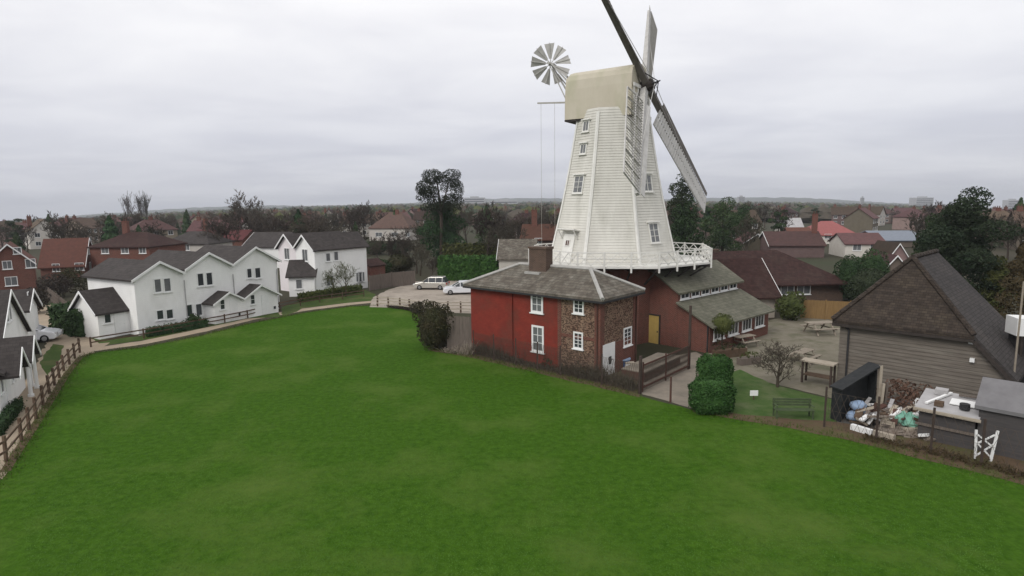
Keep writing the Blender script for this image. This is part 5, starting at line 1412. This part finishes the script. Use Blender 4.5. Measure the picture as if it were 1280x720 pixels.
board('brown plank lying behind the two whitish beams', at(1062, 528), at(1086, 533), .22, .06, 'brown_timber', .08)
board('rusty plank propped at the foot of the black store', at(1076, 527), at(1094, 531), .18, .06, 'leaf_rust', .12, zb=.5)
board('long grey plank lying in the scrap towards the shed', at(1122, 530), at(1160, 536), .2, .06, 'grey_timber', .55)
board('pale plank standing on its edge against the scrap heap', at(1100, 537), at(1118, 541), .05, .3, 'pale_timber', .35)
board('white splintered board at the right of the scrap heap', at(1148, 549), at(1160, 552), .25, .1, 'white_paint', .2, zb=.32)
board('white board sticking up among the brown scrap', at(1138, 527), at(1146, 525), .2, .05, 'white_paint', .7, zb=1.1)
for i in range(90):
    rng = random.Random(i * 5 + 2); px = rng.uniform(1064, 1164); py = rng.uniform(516, 535) + (px - 1064) * .15; a = at(px, py); an = rng.uniform(-.6, .9); l = rng.uniform(.3, 1.2); b = a + Vector((math.cos(an) * l, math.sin(an) * l, 0))
    o = board('short broken offcut tossed in the scrap heap', a, b, rng.uniform(.1, .34), rng.uniform(.03, .1), rng.choice(['grey_timber', 'brown_timber', 'pale_timber', 'rubble', 'weathered_table', 'weathered_table', 'pale_timber', 'white_paint', 'sheet_pale', 'brown_timber', 'brick_low']), rng.uniform(.2, .75), zb=rng.uniform(.15, 1.0)); o['group'] = 'offcuts in the scrap heap'
def lump(name, label, pos, r_, h, m, seed, n=3, cat='heap', jit=.22):
    random.seed(seed); mb = MB()
    for i in range(n): mb.blob((random.uniform(-.5, .5) * r_, random.uniform(-.4, .4) * r_, h * random.uniform(.2, .4)), 1, 3, jit, (r_ * random.uniform(.5, .75), r_ * random.uniform(.4, .6), h * random.uniform(.4, .65)))
    o = mb.build(name, m, None); o.location = pos; return tag(o, label, cat)
lump('scrap_heap', 'brown heap of rubble and scrap between store and shed', at(1130, 536), 1.15, .3, 'rubble', 4, 9)
lump('tarpaulin', 'crumpled pale green tarpaulin on the scrap heap', at(1130, 537) + Vector((0, 0, .35)), .7, .5, 'tarp_green', 5, 3, 'tarpaulin', .12)
for i, (px_, py_, r__, hh_, m__, lb_) in enumerate(((42, 392, 1.6, 2.6, 'twig', 'brown bare shrub below the red house at the left, first in line'), (70, 372, 2.0, 3.0, 'twig', 'brown bare shrub before the plum roofed house'), (92, 366, 2.0, 3.2, 'bush_mixed', 'dark shrub between plum roofed house and the grey fence'), (135, 356, 2.2, 3.0, 'twig', 'brown bare shrub behind the terrace wing'))):
    bush('shrub', lb_, at(px_, py_), r__, hh_, m__, 1500, .15, i + 80, core=False)
house('shed', 'small red brown shed behind the grey boarded fence', 'shed', at(463, 352), at(482, 349), 3, 2.1, 2.9, 'x', 'brick_red', 'brown_tile', over=.15)
for i_, (px_, py_, h__, lb_) in enumerate(((472, 332, 5.5, 'brown leafless tree right behind the red brown shed'), (490, 337, 6.5, 'brown leafless tree behind the middle of the grey boarded fence'), (506, 330, 7.5, 'taller brown leafless tree behind the right end of the grey boarded fence'), (521, 342, 6.0, 'brown leafless tree at the corner of the gravel car park'), (640, 318, 8, 'brown leafless tree behind the grey stone house'), (700, 322, 8, 'brown leafless tree directly behind the mill base'))):
    T, Cn = bare_tree(h__, h__ * .022, 200 + i_, .74, 4, .42, 9, .14, 11, .026)
    tree_thing('bare_tree', lb_, T, Cn, at(px_, py_))
for i_, (px_, py_, r__, hh_, m__, lb_) in enumerate(((474, 345, 2.2, 2.6, 'leaf_dark', 'dark shrub mass at the left end of the grey boarded fence'), (500, 340, 2.6, 2.8, 'bush_mixed', 'dull shrub mass behind the grey boarded fence'), (470, 318, 3.0, 3.0, 'leaf_dark', 'dark garden evergreen below the white bungalow'), (500, 318, 3.2, 3.2, 'leaf_pine', 'dark garden evergreen right of the white bungalow'))):
    bush('shrub', lb_, at(px_, py_), r__, hh_, m__, 1500, .2, i_ + 90)
scrub('bramble', 'brown winter scrub along the pale rail fence of the car park', [at(486, 384), at(508, 387), at(526, 391)], .7, .9, 'twig', 150, 15)
bush('shrub', 'low brown bare shrub left of the dark corner bush by the car park rail', at(522, 392), .9, 1.2, 'twig', 900, .09, 97, core=False)
lump('rubble_pile', 'low pile of stones at the fence foot near the shed', at(1150, 548), .7, .35, 'rubble', 8, 4, 'pile')
bush('shrub', 'brown leafless shrub against the barn wall above the scrap', at(1130, 518), 1.5, 1.7, 'twig_red', 800, .11, 5, core=False)
# flat shed with cluttered sheet roof
a_, b_ = at(1146, 548), at(1216, 563)
f_, fe, fn, fwid = frame2(a_, b_); P = lambda x, y, z: f_ + fe * x + fn * y + Vector((0, 0, z))
root = thing('shed', 'low dark board shed with a pale flat sheet roof strewn with clutter', 'shed', f_)
mb = MB(); mb.extr([P(0, 0, 0), P(fwid, 0, 0), P(fwid, 0, 1.42), P(0, 0, 1.42)], fn * 2.2); mb.build('wall', 'shed_board', root)
MB().roof([[P(-.15, -.2, 1.55), P(fwid + .15, -.2, 1.5), P(fwid + .15, 2.4, 1.75), P(-.15, 2.4, 1.8)]], .07).build('roof', 'sheet_pale', root)
mb = MB(); mb.bar(P(-.2, -.23, 1.47), P(fwid + .2, -.23, 1.42), .06, .13); mb.build('fascia', 'pale_timber', root)
mb = MB(); mb.bar(P(-.1, -.06, .75), P(fwid + .1, -.06, .72), .05, .12); mb.build('batten', 'grey_timber', root)
clut = [('box', 'small brown box at the front of the flat shed roof', (.5, .25, .85, .5, 0, .2), 'brown_timber'), ('box', 'grey box at the back left of the flat shed roof', (.3, 1.7, .8, 2.05, 0, .25), 'sheet_pale'), ('box', 'dark box beside the grey plank on the flat shed roof', (1.9, 1.6, 2.3, 1.9, 0, .18), 'metal_dark'), ('plank', 'white plank lying across the left of the flat shed roof', (.2, .3, .9, 2.1, .12, .08), 'white_paint'), ('sheet', 'pale sheet lying on the flat shed roof', (1.0, .8, 2.1, 1.5, .06, .06), 'white_paint'), ('tin', 'dark round tin on the flat shed roof', (1.6, .5, 0, 0, .2, .25), 'metal_dark'), ('tin', 'brown round tin towards the right of the flat shed roof', (2.2, 1.2, 0, 0, .16, .22), 'brown_timber'), ('plank', 'grey plank lying at the back of the flat shed roof', (1.2, 2.0, 2.7, 2.1, .14, .08), 'grey_timber')]
for nm, lb, (x0, y0, x1, y1, w_, h_), m_ in clut:
    zf = lambda x, y: 1.55 + y * .1 + .03
    mb = MB()
    if nm == 'tin': mb.tube(P(x0, y0, zf(x0, y0)), P(x0, y0, zf(x0, y0) + h_), w_, w_, 12)
    elif nm == 'box': mb.hexa([P(x, y, zf(x, y) + dz) for dz in (0, h_) for x, y in ((x0, y0), (x1, y0), (x1, y1), (x0, y1))])
    elif nm == 'sheet': mb.hexa([P(x, y, zf(x, y) + dz) for dz in (0, .04) for x, y in ((x0, y0), (x1, y0), (x1, y1), (x0, y1))])
    else: mb.bar(P(x0, y0, zf(x0, y0) + .05), P(x1, y1, zf(x1, y1) + .05), w_, h_)
    o = mb.build(nm, m_, None, origin=P(x0, y0, zf(x0, y0))); tag(o, lb, nm if nm != 'sheet' else 'board')
# gabled grey shed
a_, b_ = at(1219, 563), at(1312, 584)
g_, ge, gn, gw = frame2(a_, b_)
zg = zof(a_, 505)
house('shed', 'grey garden shed with felt pitched roof at the right edge', 'shed', a_, b_, 2.6, zg - .1, zg + .75, 'x', 'shed_board', 'shed_felt', over=.15)
P = lambda x, y, z: g_ + ge * x + gn * y + Vector((0, 0, z))
# white trestle leaning on the shed
root = thing('trestle', 'white painted trestle of crossed slats leaning on the grey shed', 'trestle', at(1228, 570))
t0, t1 = at(1219, 574), at(1238, 577)
mb = MB()
mb.bar(t0, t0 + Vector((.02, .12, 1.25)), .09, .05, (0, 1, 0)); mb.bar(t1, t1 + Vector((.28, .12, 1.3)), .1, .05, (0, 1, 0)); mb.build('upright', 'white_paint', root)
mb = MB()
for z0, z1 in ((.1, .75), (.75, .1), (.65, 1.15), (1.1, .6)): mb.bar(t0 + Vector((0, .05, z0)), t1 + Vector((.1, .03, z1)), .05, .06)
mb.build('slat', 'white_paint', root)
# white topped store behind the barn corner at the frame edge
a_ = at(1266, 500); b_ = a_ + Vector((4.5, -1.2, 0))
q_, qe, qn, qw = frame2(a_, b_); P = lambda x, y, z: q_ + qe * x + qn * y + Vector((0, 0, z))
zt = zof(a_, 398); zb = zof(a_, 420)
root = thing('open_store', 'dark open store with deep white roof edge at the right', 'store', q_)
mb = MB(); mb.extr([P(0, .3, 0), P(qw, .3, 0), P(qw, .3, zb), P(0, .3, zb)], qn * .8); mb.build('wall', 'metal_dark', root)
mb = MB(); mb.extr([P(-.2, -.1, zb + .01), P(qw, -.1, zb + .01), P(qw, -.1, zt), P(-.2, -.1, zt)], qn * 1.2); mb.build('roof', 'white_paint', root)
for x in (.1, 1.0): mb = MB(); mb.bar(P(x, 0, 0), P(x, 0, zb), .13, .13, (0, 1, 0)); mb.build('post', 'dark_timber', root)

# ------------------------------------------------------------------ clipped shrubs, bushes, trees near by
def topiary(label, px, pyb, px0, px1, py_t, z0=0, seed=1, base=None):
    p = base or at(px, pyb)
    w_ = abs(px1 - px0) / F * p.y * 1.0
    h = zof(p, py_t)
    return p, w_, h
pA, wA, hA_ = topiary('', 895, 521, 868, 922, 480)
def round_hedge(label, pos, rx, ry, h, seed):
    mb = MB(); rg = random.Random(seed)
    se = lambda c, e_: math.copysign(abs(c) ** e_, c)
    def pt(a, b_, k): return Vector((rx * k * se(math.cos(b_), .55) * se(math.cos(a), .75), ry * k * se(math.cos(b_), .55) * se(math.sin(a), .75), h / 2 + h / 2 * k * se(math.sin(b_), .62)))
    na, nb_ = 20, 10; o0 = len(mb.v)
    for j in range(nb_ + 1):
        for i in range(na): mb.v.append(tuple(pt(2 * math.pi * i / na, -math.pi / 2 + math.pi * j / nb_, .9)))
    for j in range(nb_):
        for i in range(na): mb.f.append([j * na + i, j * na + (i + 1) % na, (j + 1) * na + (i + 1) % na, (j + 1) * na + i]); mb.m.append(0)
    for _ in range(7500):
        a = rg.uniform(0, 6.283); b_ = math.asin(rg.uniform(-1, 1)); lump_ = 1 + .07 * math.sin(a * 5 + seed) * math.sin(b_ * 7 + a) + rg.gauss(0, .03)
        c = pt(a, b_, lump_); nr = (c - Vector((0, 0, h / 2))).normalized() + Vector((rg.gauss(0, .6), rg.gauss(0, .6), rg.gauss(0, .6))); nr.normalize()
        t1 = nr.cross(Vector((rg.gauss(0, 1), rg.gauss(0, 1), rg.gauss(0, 1)))).normalized(); t2 = nr.cross(t1); s_ = rg.uniform(.03, .075)
        mb.add([c - t1 * s_, c - t2 * s_ * .6, c + t1 * s_, c + t2 * s_ * .6], [(0, 1, 2, 3)])
    o = mb.build('clipped_shrub', 'leaf_hedge', None, fix=False); o.location = pos; return tag(o, label, 'shrub')
round_hedge('low clipped rounded green shrub at the field edge, front one of two', pA + Vector((0, .75, 0)), wA / 2 + .05, .8, hA_, 4)
pB = at(898, 498); hB = zof(pB, 450)
round_hedge('taller clipped rounded green shrub standing behind the other one', pB + Vector((.05, .9, 0)), .95, .8, hB, 5)
# ball shrub on a stem by the lean-to
pc = at(902, 441); r_ = 14 / F * pc.y; zc_ = zof(pc, 405)
T = MB(); T.tube((0, 0, 0), (0, 0, zc_), .06, .05, 6); Cn = MB(); Cn.blob((0, 0, zc_), r_ * .82, 2, .06); leaf_mesh(Cn, [(0, 0, zc_, r_, r_, r_ * .95)], 900, .07, 2, .85)
tree_thing('standard_shrub', 'clipped olive green ball shrub on a stem in front of the mossy roof', T, Cn, pc, 'bark', 'leaf_olive', 'shrub', tname='stem')
bush('shrub', 'dark tangled bush at the field corner beside the boarded fence', at(545, 435), 1.75, zof(at(545, 435), 377), 'bush_mixed', 5500, .085, 8)
bush('shrub', 'yellow green shrub in front of the orange panel fence', at(988, 400), 1.35, zof(at(990, 400), 364), 'leaf_bright', 900, .16, 9)
T, Cn = bare_tree(3.2, .09, 21, .8, 4, .25, 10, .12, 11, .010)
t = tree_thing('bare_tree', 'small leafless tree at the edge of the mill lawn', T, Cn, at(972, 484), 'bark', 'twig'); t.scale = (1.15, 1.15, 1)
T, Cn = bare_tree(5.0, .1, 23, .8, 4, .35, 6, .15, 9, .014)
t = tree_thing('bare_tree', 'young greenish leafless tree before the second white house', T, Cn, at(432, 371), 'bark', 'leaf_olive')
T, Cn = bare_tree(4.2, .09, 24, .8, 4, .35, 6, .15, 9, .014)
t = tree_thing('bare_tree', 'young leafless tree between terrace and second white house', T, Cn, at(415, 373), 'bark', 'leaf_olive')
for i, (px, py, r_, top, m_, lb) in enumerate(((1063, 376, 1.9, 318, 'leaf_dark', 'dark round evergreen beyond the orange fence, leftmost of three'), (1089, 372, 2.1, 311, 'leaf_dark', 'dark round evergreen with pointed top, middle of three by the barn'), (1086, 385, 2.4, 335, 'leaf_pine', 'wide low evergreen just left of the barn roof'))):
    p = at(px, py); bush('evergreen', lb, p, r_, zof(p, top), m_, 4500, .12, i + 30, 'tree')
# hedges round the car park and gardens
hedge('hedge', 'broad dark green clipped hedge behind the parked cars', [at(550, 350), at(622, 350)], 2.0, zof(at(590, 350), 321), 0, 'leaf_garden_hedge', .22, 45, seed=2)
hedge('hedge', 'olive hedge on the rise behind the broad dark green hedge', [at(556, 334), at(640, 334)], 2.0, zof(at(600, 334), 306), 0, 'leaf_olive', .3, 25, seed=3)
hedge('hedge', 'low dark hedge at the foot of the terrace front', [at(185, 421), at(258, 408)], .7, .7, 0, 'leaf_dark', .12, 90, seed=6)
hedge('hedge', 'low hedge beside the lawn of the second white house', [at(375, 377), at(450, 365)], .9, .9, 0, 'leaf_olive', .14, 70, seed=7)
hedge('hedge', 'dark garden hedge left of the terrace wing', [at(76, 412), at(112, 420)], 1.6, 2.3, 0, 'leaf_dark', .18, 60, seed=8)
hedge('hedge', 'narrow green hedge in front of the left house porch', [at(-4, 546), at(24, 510)], .45, .55, 0, 'leaf_dark', .08, 160, seed=12)
bush('shrub', 'small round shrub by the terrace porch', at(248, 408) + Vector((0, -.6, 0)), .7, 1.3, 'leaf_dark', 350, .12, 14)

# tall Scots pine and dark conifers behind the car park
pT = at(552, 332); hT = zof(pT, 209)
T = MB(); T.tube((0, 0, -.2), (.2, 0, hT * .55), .38, .26, 8); T.tube((.2, 0, hT * .55), (-.5, .2, hT * .92), .26, .08, 7); T.tube((.2, 0, hT * .55), (1.8, 0, hT * .88), .2, .07, 6); T.tube((.1, 0, hT * .5), (-2.2, .3, hT * .85), .18, .06, 6)
Cn = MB(); rr = hT * .22
bl = [(-2.3, 0, hT * .80, 1.9, 1.8, 1.5), (-1.1, .3, hT * .91, 2.0, 1.9, 1.3), (2.2, 0, hT * .92, 1.7, 1.7, 1.1), (3.0, -.2, hT * .77, 1.3, 1.5, 1.9), (.8, .6, hT * .79, .9, 1.0, .8), (-3.0, .2, hT * .70, 1.2, 1.4, .9), (1.6, .2, hT * .68, 1.7, 1.6, .9), (-.9, -.3, hT * .66, 1.3, 1.4, .9), (3.4, .3, hT * .66, .9, 1.1, .8)]
bl += [(-1.6, -.4, hT * .75, 1.7, 1.6, 1.1), (.3, .2, hT * .87, 1.5, 1.5, .9), (2.4, .3, hT * .83, 1.5, 1.5, 1.0), (-3.2, .1, hT * .77, 1.0, 1.1, .8), (.2, -.2, hT * .60, 2.2, 1.8, .9), (-2.2, .2, hT * .60, 1.4, 1.5, .8), (2.6, -.2, hT * .60, 1.4, 1.4, .8)]
leaf_mesh(Cn, bl, 11500, .135, 41, .0)
tree_thing('pine_tree', 'tallest dark pine on the skyline with sky showing through its crown', T, Cn, pT, 'bark', 'leaf_pine')
def crown_tree(name, label, px, pyb, py_t, wpx_, m, seed, n=3000, size=.3, lobes=9, low=.12):
    p = at(px, pyb); h = zof(p, py_t); w_ = wpx_ / F * p.y / 2; rng = random.Random(seed)
    T = MB(); T.tube((0, 0, -.2), (0, 0, h * .8), h * .025, h * .01, 7)
    bl = []
    for i in range(lobes):
        f = low + (1 - low) * (i + .5) / lobes; wr = w_ * (math.sin(math.pi * min(1, (f - low) / (1 - low) * .6 + .22))) ; a = i * 2.4 + seed
        q = wr * .5 * rng.uniform(.4, 1.2); k = wr * rng.uniform(.42, .62)
        bl.append((q * math.cos(a), q * math.sin(a), h * f * .96, k, k, h * (1 - low) / lobes * rng.uniform(1.0, 1.5)))
        bl.append((-q * math.cos(a + .6), -q * math.sin(a + .6), h * (f - .04) * .96, k * .8, k * .8, h * (1 - low) / lobes * rng.uniform(.8, 1.3)))
    Cn = MB(); leaf_mesh(Cn, bl, n, size, seed, .35)
    return tree_thing(name, label, T, Cn, p, 'bark', m)
crown_tree('conifer', 'dense dark evergreen around the foot of the tallest pine', 555, 330, 250, 66, 'leaf_dark', 51, 8500, .2)
p = at(609, 318); T = MB(); T.tube((0, 0, 0), (0, 0, 3), .2, .15); Cn = conifer_mesh(zof(p, 256), 2.9, 6500, .16, 52); tree_thing('conifer', 'dark pointed conifer right of the tallest pine', T, Cn, p, 'bark', 'leaf_dark')
crown_tree('pine_tree', 'dark pine with gappy top behind the right side of the mill', 850, 330, 214, 44, 'leaf_pine', 54, 5000, .17, 8, .5)
crown_tree('conifer', 'dark evergreen mass below the gappy pine at the mill', 856, 332, 252, 56, 'leaf_dark', 55, 6500, .21)
crown_tree('conifer', 'dark evergreen right of the lowest sail tip', 902, 322, 249, 60, 'leaf_dark', 56, 6500, .21)
crown_tree('conifer', 'squarish dark evergreen beside the hall roof', 925, 312, 257, 40, 'leaf_dark', 57, 4500, .2)
crown_tree('pine_tree', 'broad dark pine rising above the barn roof', 1195, 392, 238, 112, 'leaf_pine', 58, 17000, .15, 11, .1)
crown_tree('conifer', 'dark evergreen half hidden behind the barn roof, left of the broad pine', 1162, 372, 268, 50, 'leaf_dark', 59, 6000, .17)
p = at(1274, 420); T = MB(); T.tube((0, 0, 0), (0, 0, 3), .2, .15); Cn = conifer_mesh(zof(p, 292), 2.3, 7000, .12, 60); tree_thing('conifer', 'rusty brown conifer at the right edge', T, Cn, p, 'bark', 'leaf_rust')
crown_tree('conifer', 'olive shrubby tree on the slope between broad pine and rusty conifer', 1240, 395, 320, 46, 'leaf_olive', 61, 4500, .15)
# poplars on the skyline
for i, (px, py_t, lb) in enumerate(((164, 243, 'thin bare poplar on the left skyline, leftmost of three'), (179, 243, 'thin bare poplar on the left skyline, middle of three'), (185, 242, 'thin bare poplar on the left skyline, rightmost of three'))):
    d = ray(px, 300); t_ = 330 / d.y; x, y = d.x * t_, 330; z = gz(x, y); h = zof((x, y, 0), py_t) - z
    T, Cn = bare_tree(h, h * .012, 70 + i, .28, 4, .9, 5, .1, 12, .05, .35)
    tree_thing('poplar', lb, T, Cn, Vector((x, y, z)), 'bark', 'twig', 'tree', 'bare poplars on the skyline')

# ------------------------------------------------------------------ the town beyond: houses and winter trees
rng = random.Random(29)
keep = []
for o in list(COL.objects):
    if o.parent is None and o.get('category') in ('house', 'hall', 'warehouse', 'tree', 'barn', 'windmill'): keep.append((o.location.x, o.location.y))
def blocked(x, y, r_):
    for kx, ky in keep:
        if (kx - x) ** 2 + (ky - y) ** 2 < r_ * r_: return True
    return False
def behind(px, y, lim):                    # not in front of what stands nearer
    return y > lim
# four kinds of town house at the origin; copies share their meshes
kinds = []
specs = [(9.0, 8.0, 4.9, 7.9, 'x', 0, 0, 'town_wall', 'town_roof', 'brick town house with a ridged tile roof and end chimney among the far streets'),
         (10.5, 8.5, 4.8, 7.4, 'x', 3.6, 3.6, 'town_wall', 'town_roof', 'brick town house with a hipped tile roof and central chimney among the far streets'),
         (7.5, 9.0, 5.0, 8.2, 'y', 0, 0, 'town_render', 'town_roof', 'pale rendered town house with its front gable facing among the far streets'),
         (13.0, 7.5, 4.7, 7.2, 'x', 0, 0, 'town_render', 'town_roof', 'long pale rendered pair of houses with two chimneys among the far streets')]
for i, (W, D, ev, ri, al, h0, h1, wm, rm, lb) in enumerate(specs):
    n = int(W // 3); wins = [(W * (k + .5) / n, z, 1.3, 1.2, dict(fm='white_paint', gm='glass')) for k in range(n) for z in (.9, 3.3)]
    ch = [(1.0, D / 2, ri + 1.0, 1.0)] if i != 1 else [(W / 2, D / 2, ri + .9, 1.0)]
    if i == 3: ch = [(1.0, D / 2, ri + 1.0, 1.0), (W - 1.0, D / 2, ri + 1.0, 1.0)]
    r_, *_ = house('town_house', lb, 'house', (0, 0, 0), (W, 0, 0), D, ev, ri, al, wm, rm, .35, h0, h1, wins=wins, chim=ch, group='houses of the far streets, kind ' + ('one', 'two', 'three', 'four')[i])
    kinds.append([r_, 0])
GN = ['ridged brick houses of the far streets', 'hipped brick houses of the far streets', 'gabled pale houses of the far streets', 'long pale houses of the far streets']
for i, k in enumerate(kinds): k[0]['group'] = GN[i]
hpos = []
def put_house(x, y, a):
    i = rng.choice((0, 0, 1, 1, 1, 2, 3)); k = kinds[i]
    z = gz(x, y)
    if k[1] == 0: k[0].location = (x, y, z); k[0].rotation_euler = (0, 0, a)
    else: dup(k[0], (x, y, z), a)
    k[1] += 1; hpos.append((x, y))
tries = 0
while len(hpos) < 215 and tries < 20000:
    tries += 1
    y = 118 * (9.5 ** rng.random()); t_ = rng.uniform(-.84, .84); x = t_ * y
    px = 640 + t_ * F
    lim = 118
    if px < 330: lim = 140
    elif px < 560: lim = 165
    elif px < 730: lim = 150
    elif px < 900: lim = 175
    if y < lim: continue
    if blocked(x, y, 19): continue
    if any((hx - x) ** 2 + (hy - y) ** 2 < (15 + y * .012) ** 2 for hx, hy in hpos): continue
    put_house(x, y, rng.choice((0, 0, .35, -.4, 1.57, .8)) + rng.uniform(-.15, .15))

# trees: six leafless shapes and four evergreens, each a trunk and a crown
protos = []
TL = ['leafless brown winter tree among the far houses', 'dark evergreen tree among the far houses']
TG = ['leafless trees of the far streets', 'evergreens of the far streets']
for i in range(6):
    T, Cn = bare_tree(9.5, .24, 100 + i, .74, 4, .40 + .06 * (i % 3), 9, .16, 11, .042)
    protos.append([tree_thing('bare_tree', TL[0], T, Cn, (0, 0, -500), 'bark', 'twig', 'tree', TG[0]), 0, 0])
for i in range(4):
    T = MB(); T.tube((0, 0, -.2), (0, 0, 6), .25, .12, 6)
    if i < 2: Cn = conifer_mesh(9.5, 2.8 - i * .7, 2200, .27, 120 + i)
    else: Cn = MB(); leaf_mesh(Cn, pine_blobs(9.5, 130 + i, 3.2, .22, 10), 2200, .28, 120 + i, .35)
    protos.append([tree_thing('evergreen', TL[1], T, Cn, (0, 0, -500), 'bark', 'leaf_dark', 'tree', TG[1]), 0, 1])
def put_tree(i, x, y, s_, a):
    k = protos[i]; loc = (x, y, gz(x, y))
    if k[1] == 0: r_ = k[0]; r_.location = loc; r_.rotation_euler = (0, 0, a); r_.scale = (s_, s_, s_ * rng.uniform(.9, 1.1))
    else: r_ = dup(k[0], loc, a, None, (s_, s_, s_ * rng.uniform(.9, 1.1)))
    k[1] += 1; return r_
nb = ne_ = 0; tries = 0
while (nb < 290 or ne_ < 90) and tries < 30000:
    tries += 1
    y = 96 * (7 ** (rng.random() ** 1.5)); t_ = rng.uniform(-.86, .86); x = t_ * y
    px = 640 + t_ * F
    lim = 96 if px > 1090 else (106 if px > 900 else (118 if px < 330 else (112 if px < 460 else 98)))
    if y < lim: continue
    if blocked(x, y, 8) or any((hx - x) ** 2 + (hy - y) ** 2 < 50 for hx, hy in hpos): continue
    if 985 < px < 1145 and y < 260: continue
    if 455 < px < 515 and y < 180: continue
    ev = rng.random() < (.42 if px > 840 else .2)
    if ev and ne_ < 90: put_tree(rng.choice((6, 7, 8, 9)), x, y, rng.uniform(.5, 1.05), rng.uniform(0, 6.28)); ne_ += 1
    elif not ev and nb < 290: put_tree(rng.randrange(6), x, y, rng.uniform(.65, 1.12), rng.uniform(0, 6.28)); nb += 1
# a few that stand out
for px, py_t, Y, i, nm, lb in ((311, 240, 175, 2, 'bare_tree', 'tall rounded leafless tree rising above the left skyline'), (375, 262, 128, 6, 'conifer', 'narrow dark conifer behind the twin gabled white house'), (236, 262, 240, 7, 'conifer', 'dark pointed conifer right of the poplars'), (524, 305, 92, 4, 'bare_tree', 'brown leafless tree beside the gravel car park'), (538, 318, 90, 5, 'bare_tree', 'wide brown leafless tree between grey fence and dark hedge'), (440, 255, 190, 1, 'bare_tree', 'leafless tree at the skyline above the white bungalow'), (160, 282, 150, 3, 'bare_tree', 'reddish leafless tree behind the square brick house'), (655, 262, 150, 0, 'bare_tree', 'leafless tree left of the mill tower'), (1240, 265, 130, 3, 'bare_tree', 'leafless tree right of the broad pine'), (1262, 268, 105, 1, 'bare_tree', 'tall leafless tree above the rusty conifer')):
    d = ray(px, 300); x = d.x / d.y * Y; z = gz(x, Y); h = zof((x, Y, 0), py_t) - z
    r_ = dup(protos[i][0], (x, Y, z), rng.uniform(0, 6), lb, h / 9.5); r_.name = nm
    if 'group' in r_: del r_['group']
# far wooded belts and clumps: one mass
mb = MB()
for _ in range(7000):
    y = 300 * (9.5 ** rng.random()); x = rng.uniform(-.95, .95) * y; z = gz(x, y)
    h = rng.uniform(4, 8.0) * (1 + y / 4000); w_ = h * rng.uniform(.5, 1.1)
    n = 7; o_ = len(mb.v); c = Vector((x, y, z))
    mb.v.append((x, y, z + h * rng.uniform(.9, 1.1)))
    for j, (zz, k) in enumerate(((.72, .75), (.3, 1.0), (0, .5))):
        for q in range(n):
            a = 2 * math.pi * q / n + j; rr = w_ * k * rng.uniform(.7, 1.15); mb.v.append((x + rr * math.cos(a), y + rr * math.sin(a), z + h * zz * rng.uniform(.85, 1.1)))
    m_ = rng.choice((0, 0, 1, 1, 2))
    for q in range(n): mb.f.append([o_, o_ + 1 + q, o_ + 1 + (q + 1) % n]); mb.m.append(m_)
    for j in range(2):
        for q in range(n): a, b = o_ + 1 + j * n + q, o_ + 1 + j * n + (q + 1) % n; mb.f.append([a, a + n, b + n, b]); mb.m.append(m_)
o = mb.build('far_woodland', ['twig', 'leaf_pine', 'leaf_olive'], None, fix=False); struct(o, 'stuff')
# town blocks on the horizon
def block(label, px, py_t, wpx_, Y, m='tower_block', floors=10, py_b=None):
    d = ray(px, 300); x = d.x / d.y * Y; z = gz(x, Y); zt = zof((x, Y, 0), py_t); w_ = wpx_ / F * Y
    root = thing('tower_block', label, 'building', Vector((x, Y, z)))
    mb = MB(); mb.box(x - w_ / 2, x + w_ / 2, Y, Y + w_ * .6, z - 3, zt); mb.build('wall', m, root)
    mb = MB(); fh = (zt - z) / floors
    for k in range(1, floors): mb.box(x - w_ * .46, x + w_ * .46, Y - .15, Y - .003, z + k * fh, z + k * fh + fh * .45)
    mb.build('window', 'glass', root)
    mb = MB(); mb.box(x - w_ * .2, x + w_ * .2, Y + w_ * .1, Y + w_ * .4, zt + .003, zt + 3); mb.build('roof_plant', m, root)
block('slim grey tower block on the horizon right of the mill', 925, 246, 8, 1500)
block('slab shaped grey block on the horizon left of the broad pine', 1152, 247, 22, 1500, floors=7)
block('wide low pale building on the horizon right of the tallest pine', 594, 247, 26, 1500, 'tower_block', 4)
block('long pale warehouse on the horizon between pine and mill', 630, 251, 36, 1300, 'tower_block', 3)
block('small pale tower on the distant horizon at the right', 1075, 247, 4, 1500, 'tower_block', 8)
block('pale block on the far right horizon', 1263, 250, 15, 1500, 'tower_block', 6)

# ------------------------------------------------------------------ the damp air
hz = MB(); hz.box(-3200, 3200, -60, 4300, -140, 60); h_ = hz.build('haze', 'wire', None); h_['kind'] = 'stuff'
hm = bpy.data.materials.new('air'); hm.use_nodes = True; t_ = hm.node_tree; t_.nodes.clear()
o_ = t_.nodes.new('ShaderNodeOutputMaterial'); v_ = t_.nodes.new('ShaderNodeVolumePrincipled')
v_.inputs['Color'].default_value = (.86, .90, .97, 1); v_.inputs['Density'].default_value = .00021; v_.inputs['Anisotropy'].default_value = .2
t_.links.new(v_.outputs[0], o_.inputs['Volume']); h_.data.materials.clear(); h_.data.materials.append(hm)
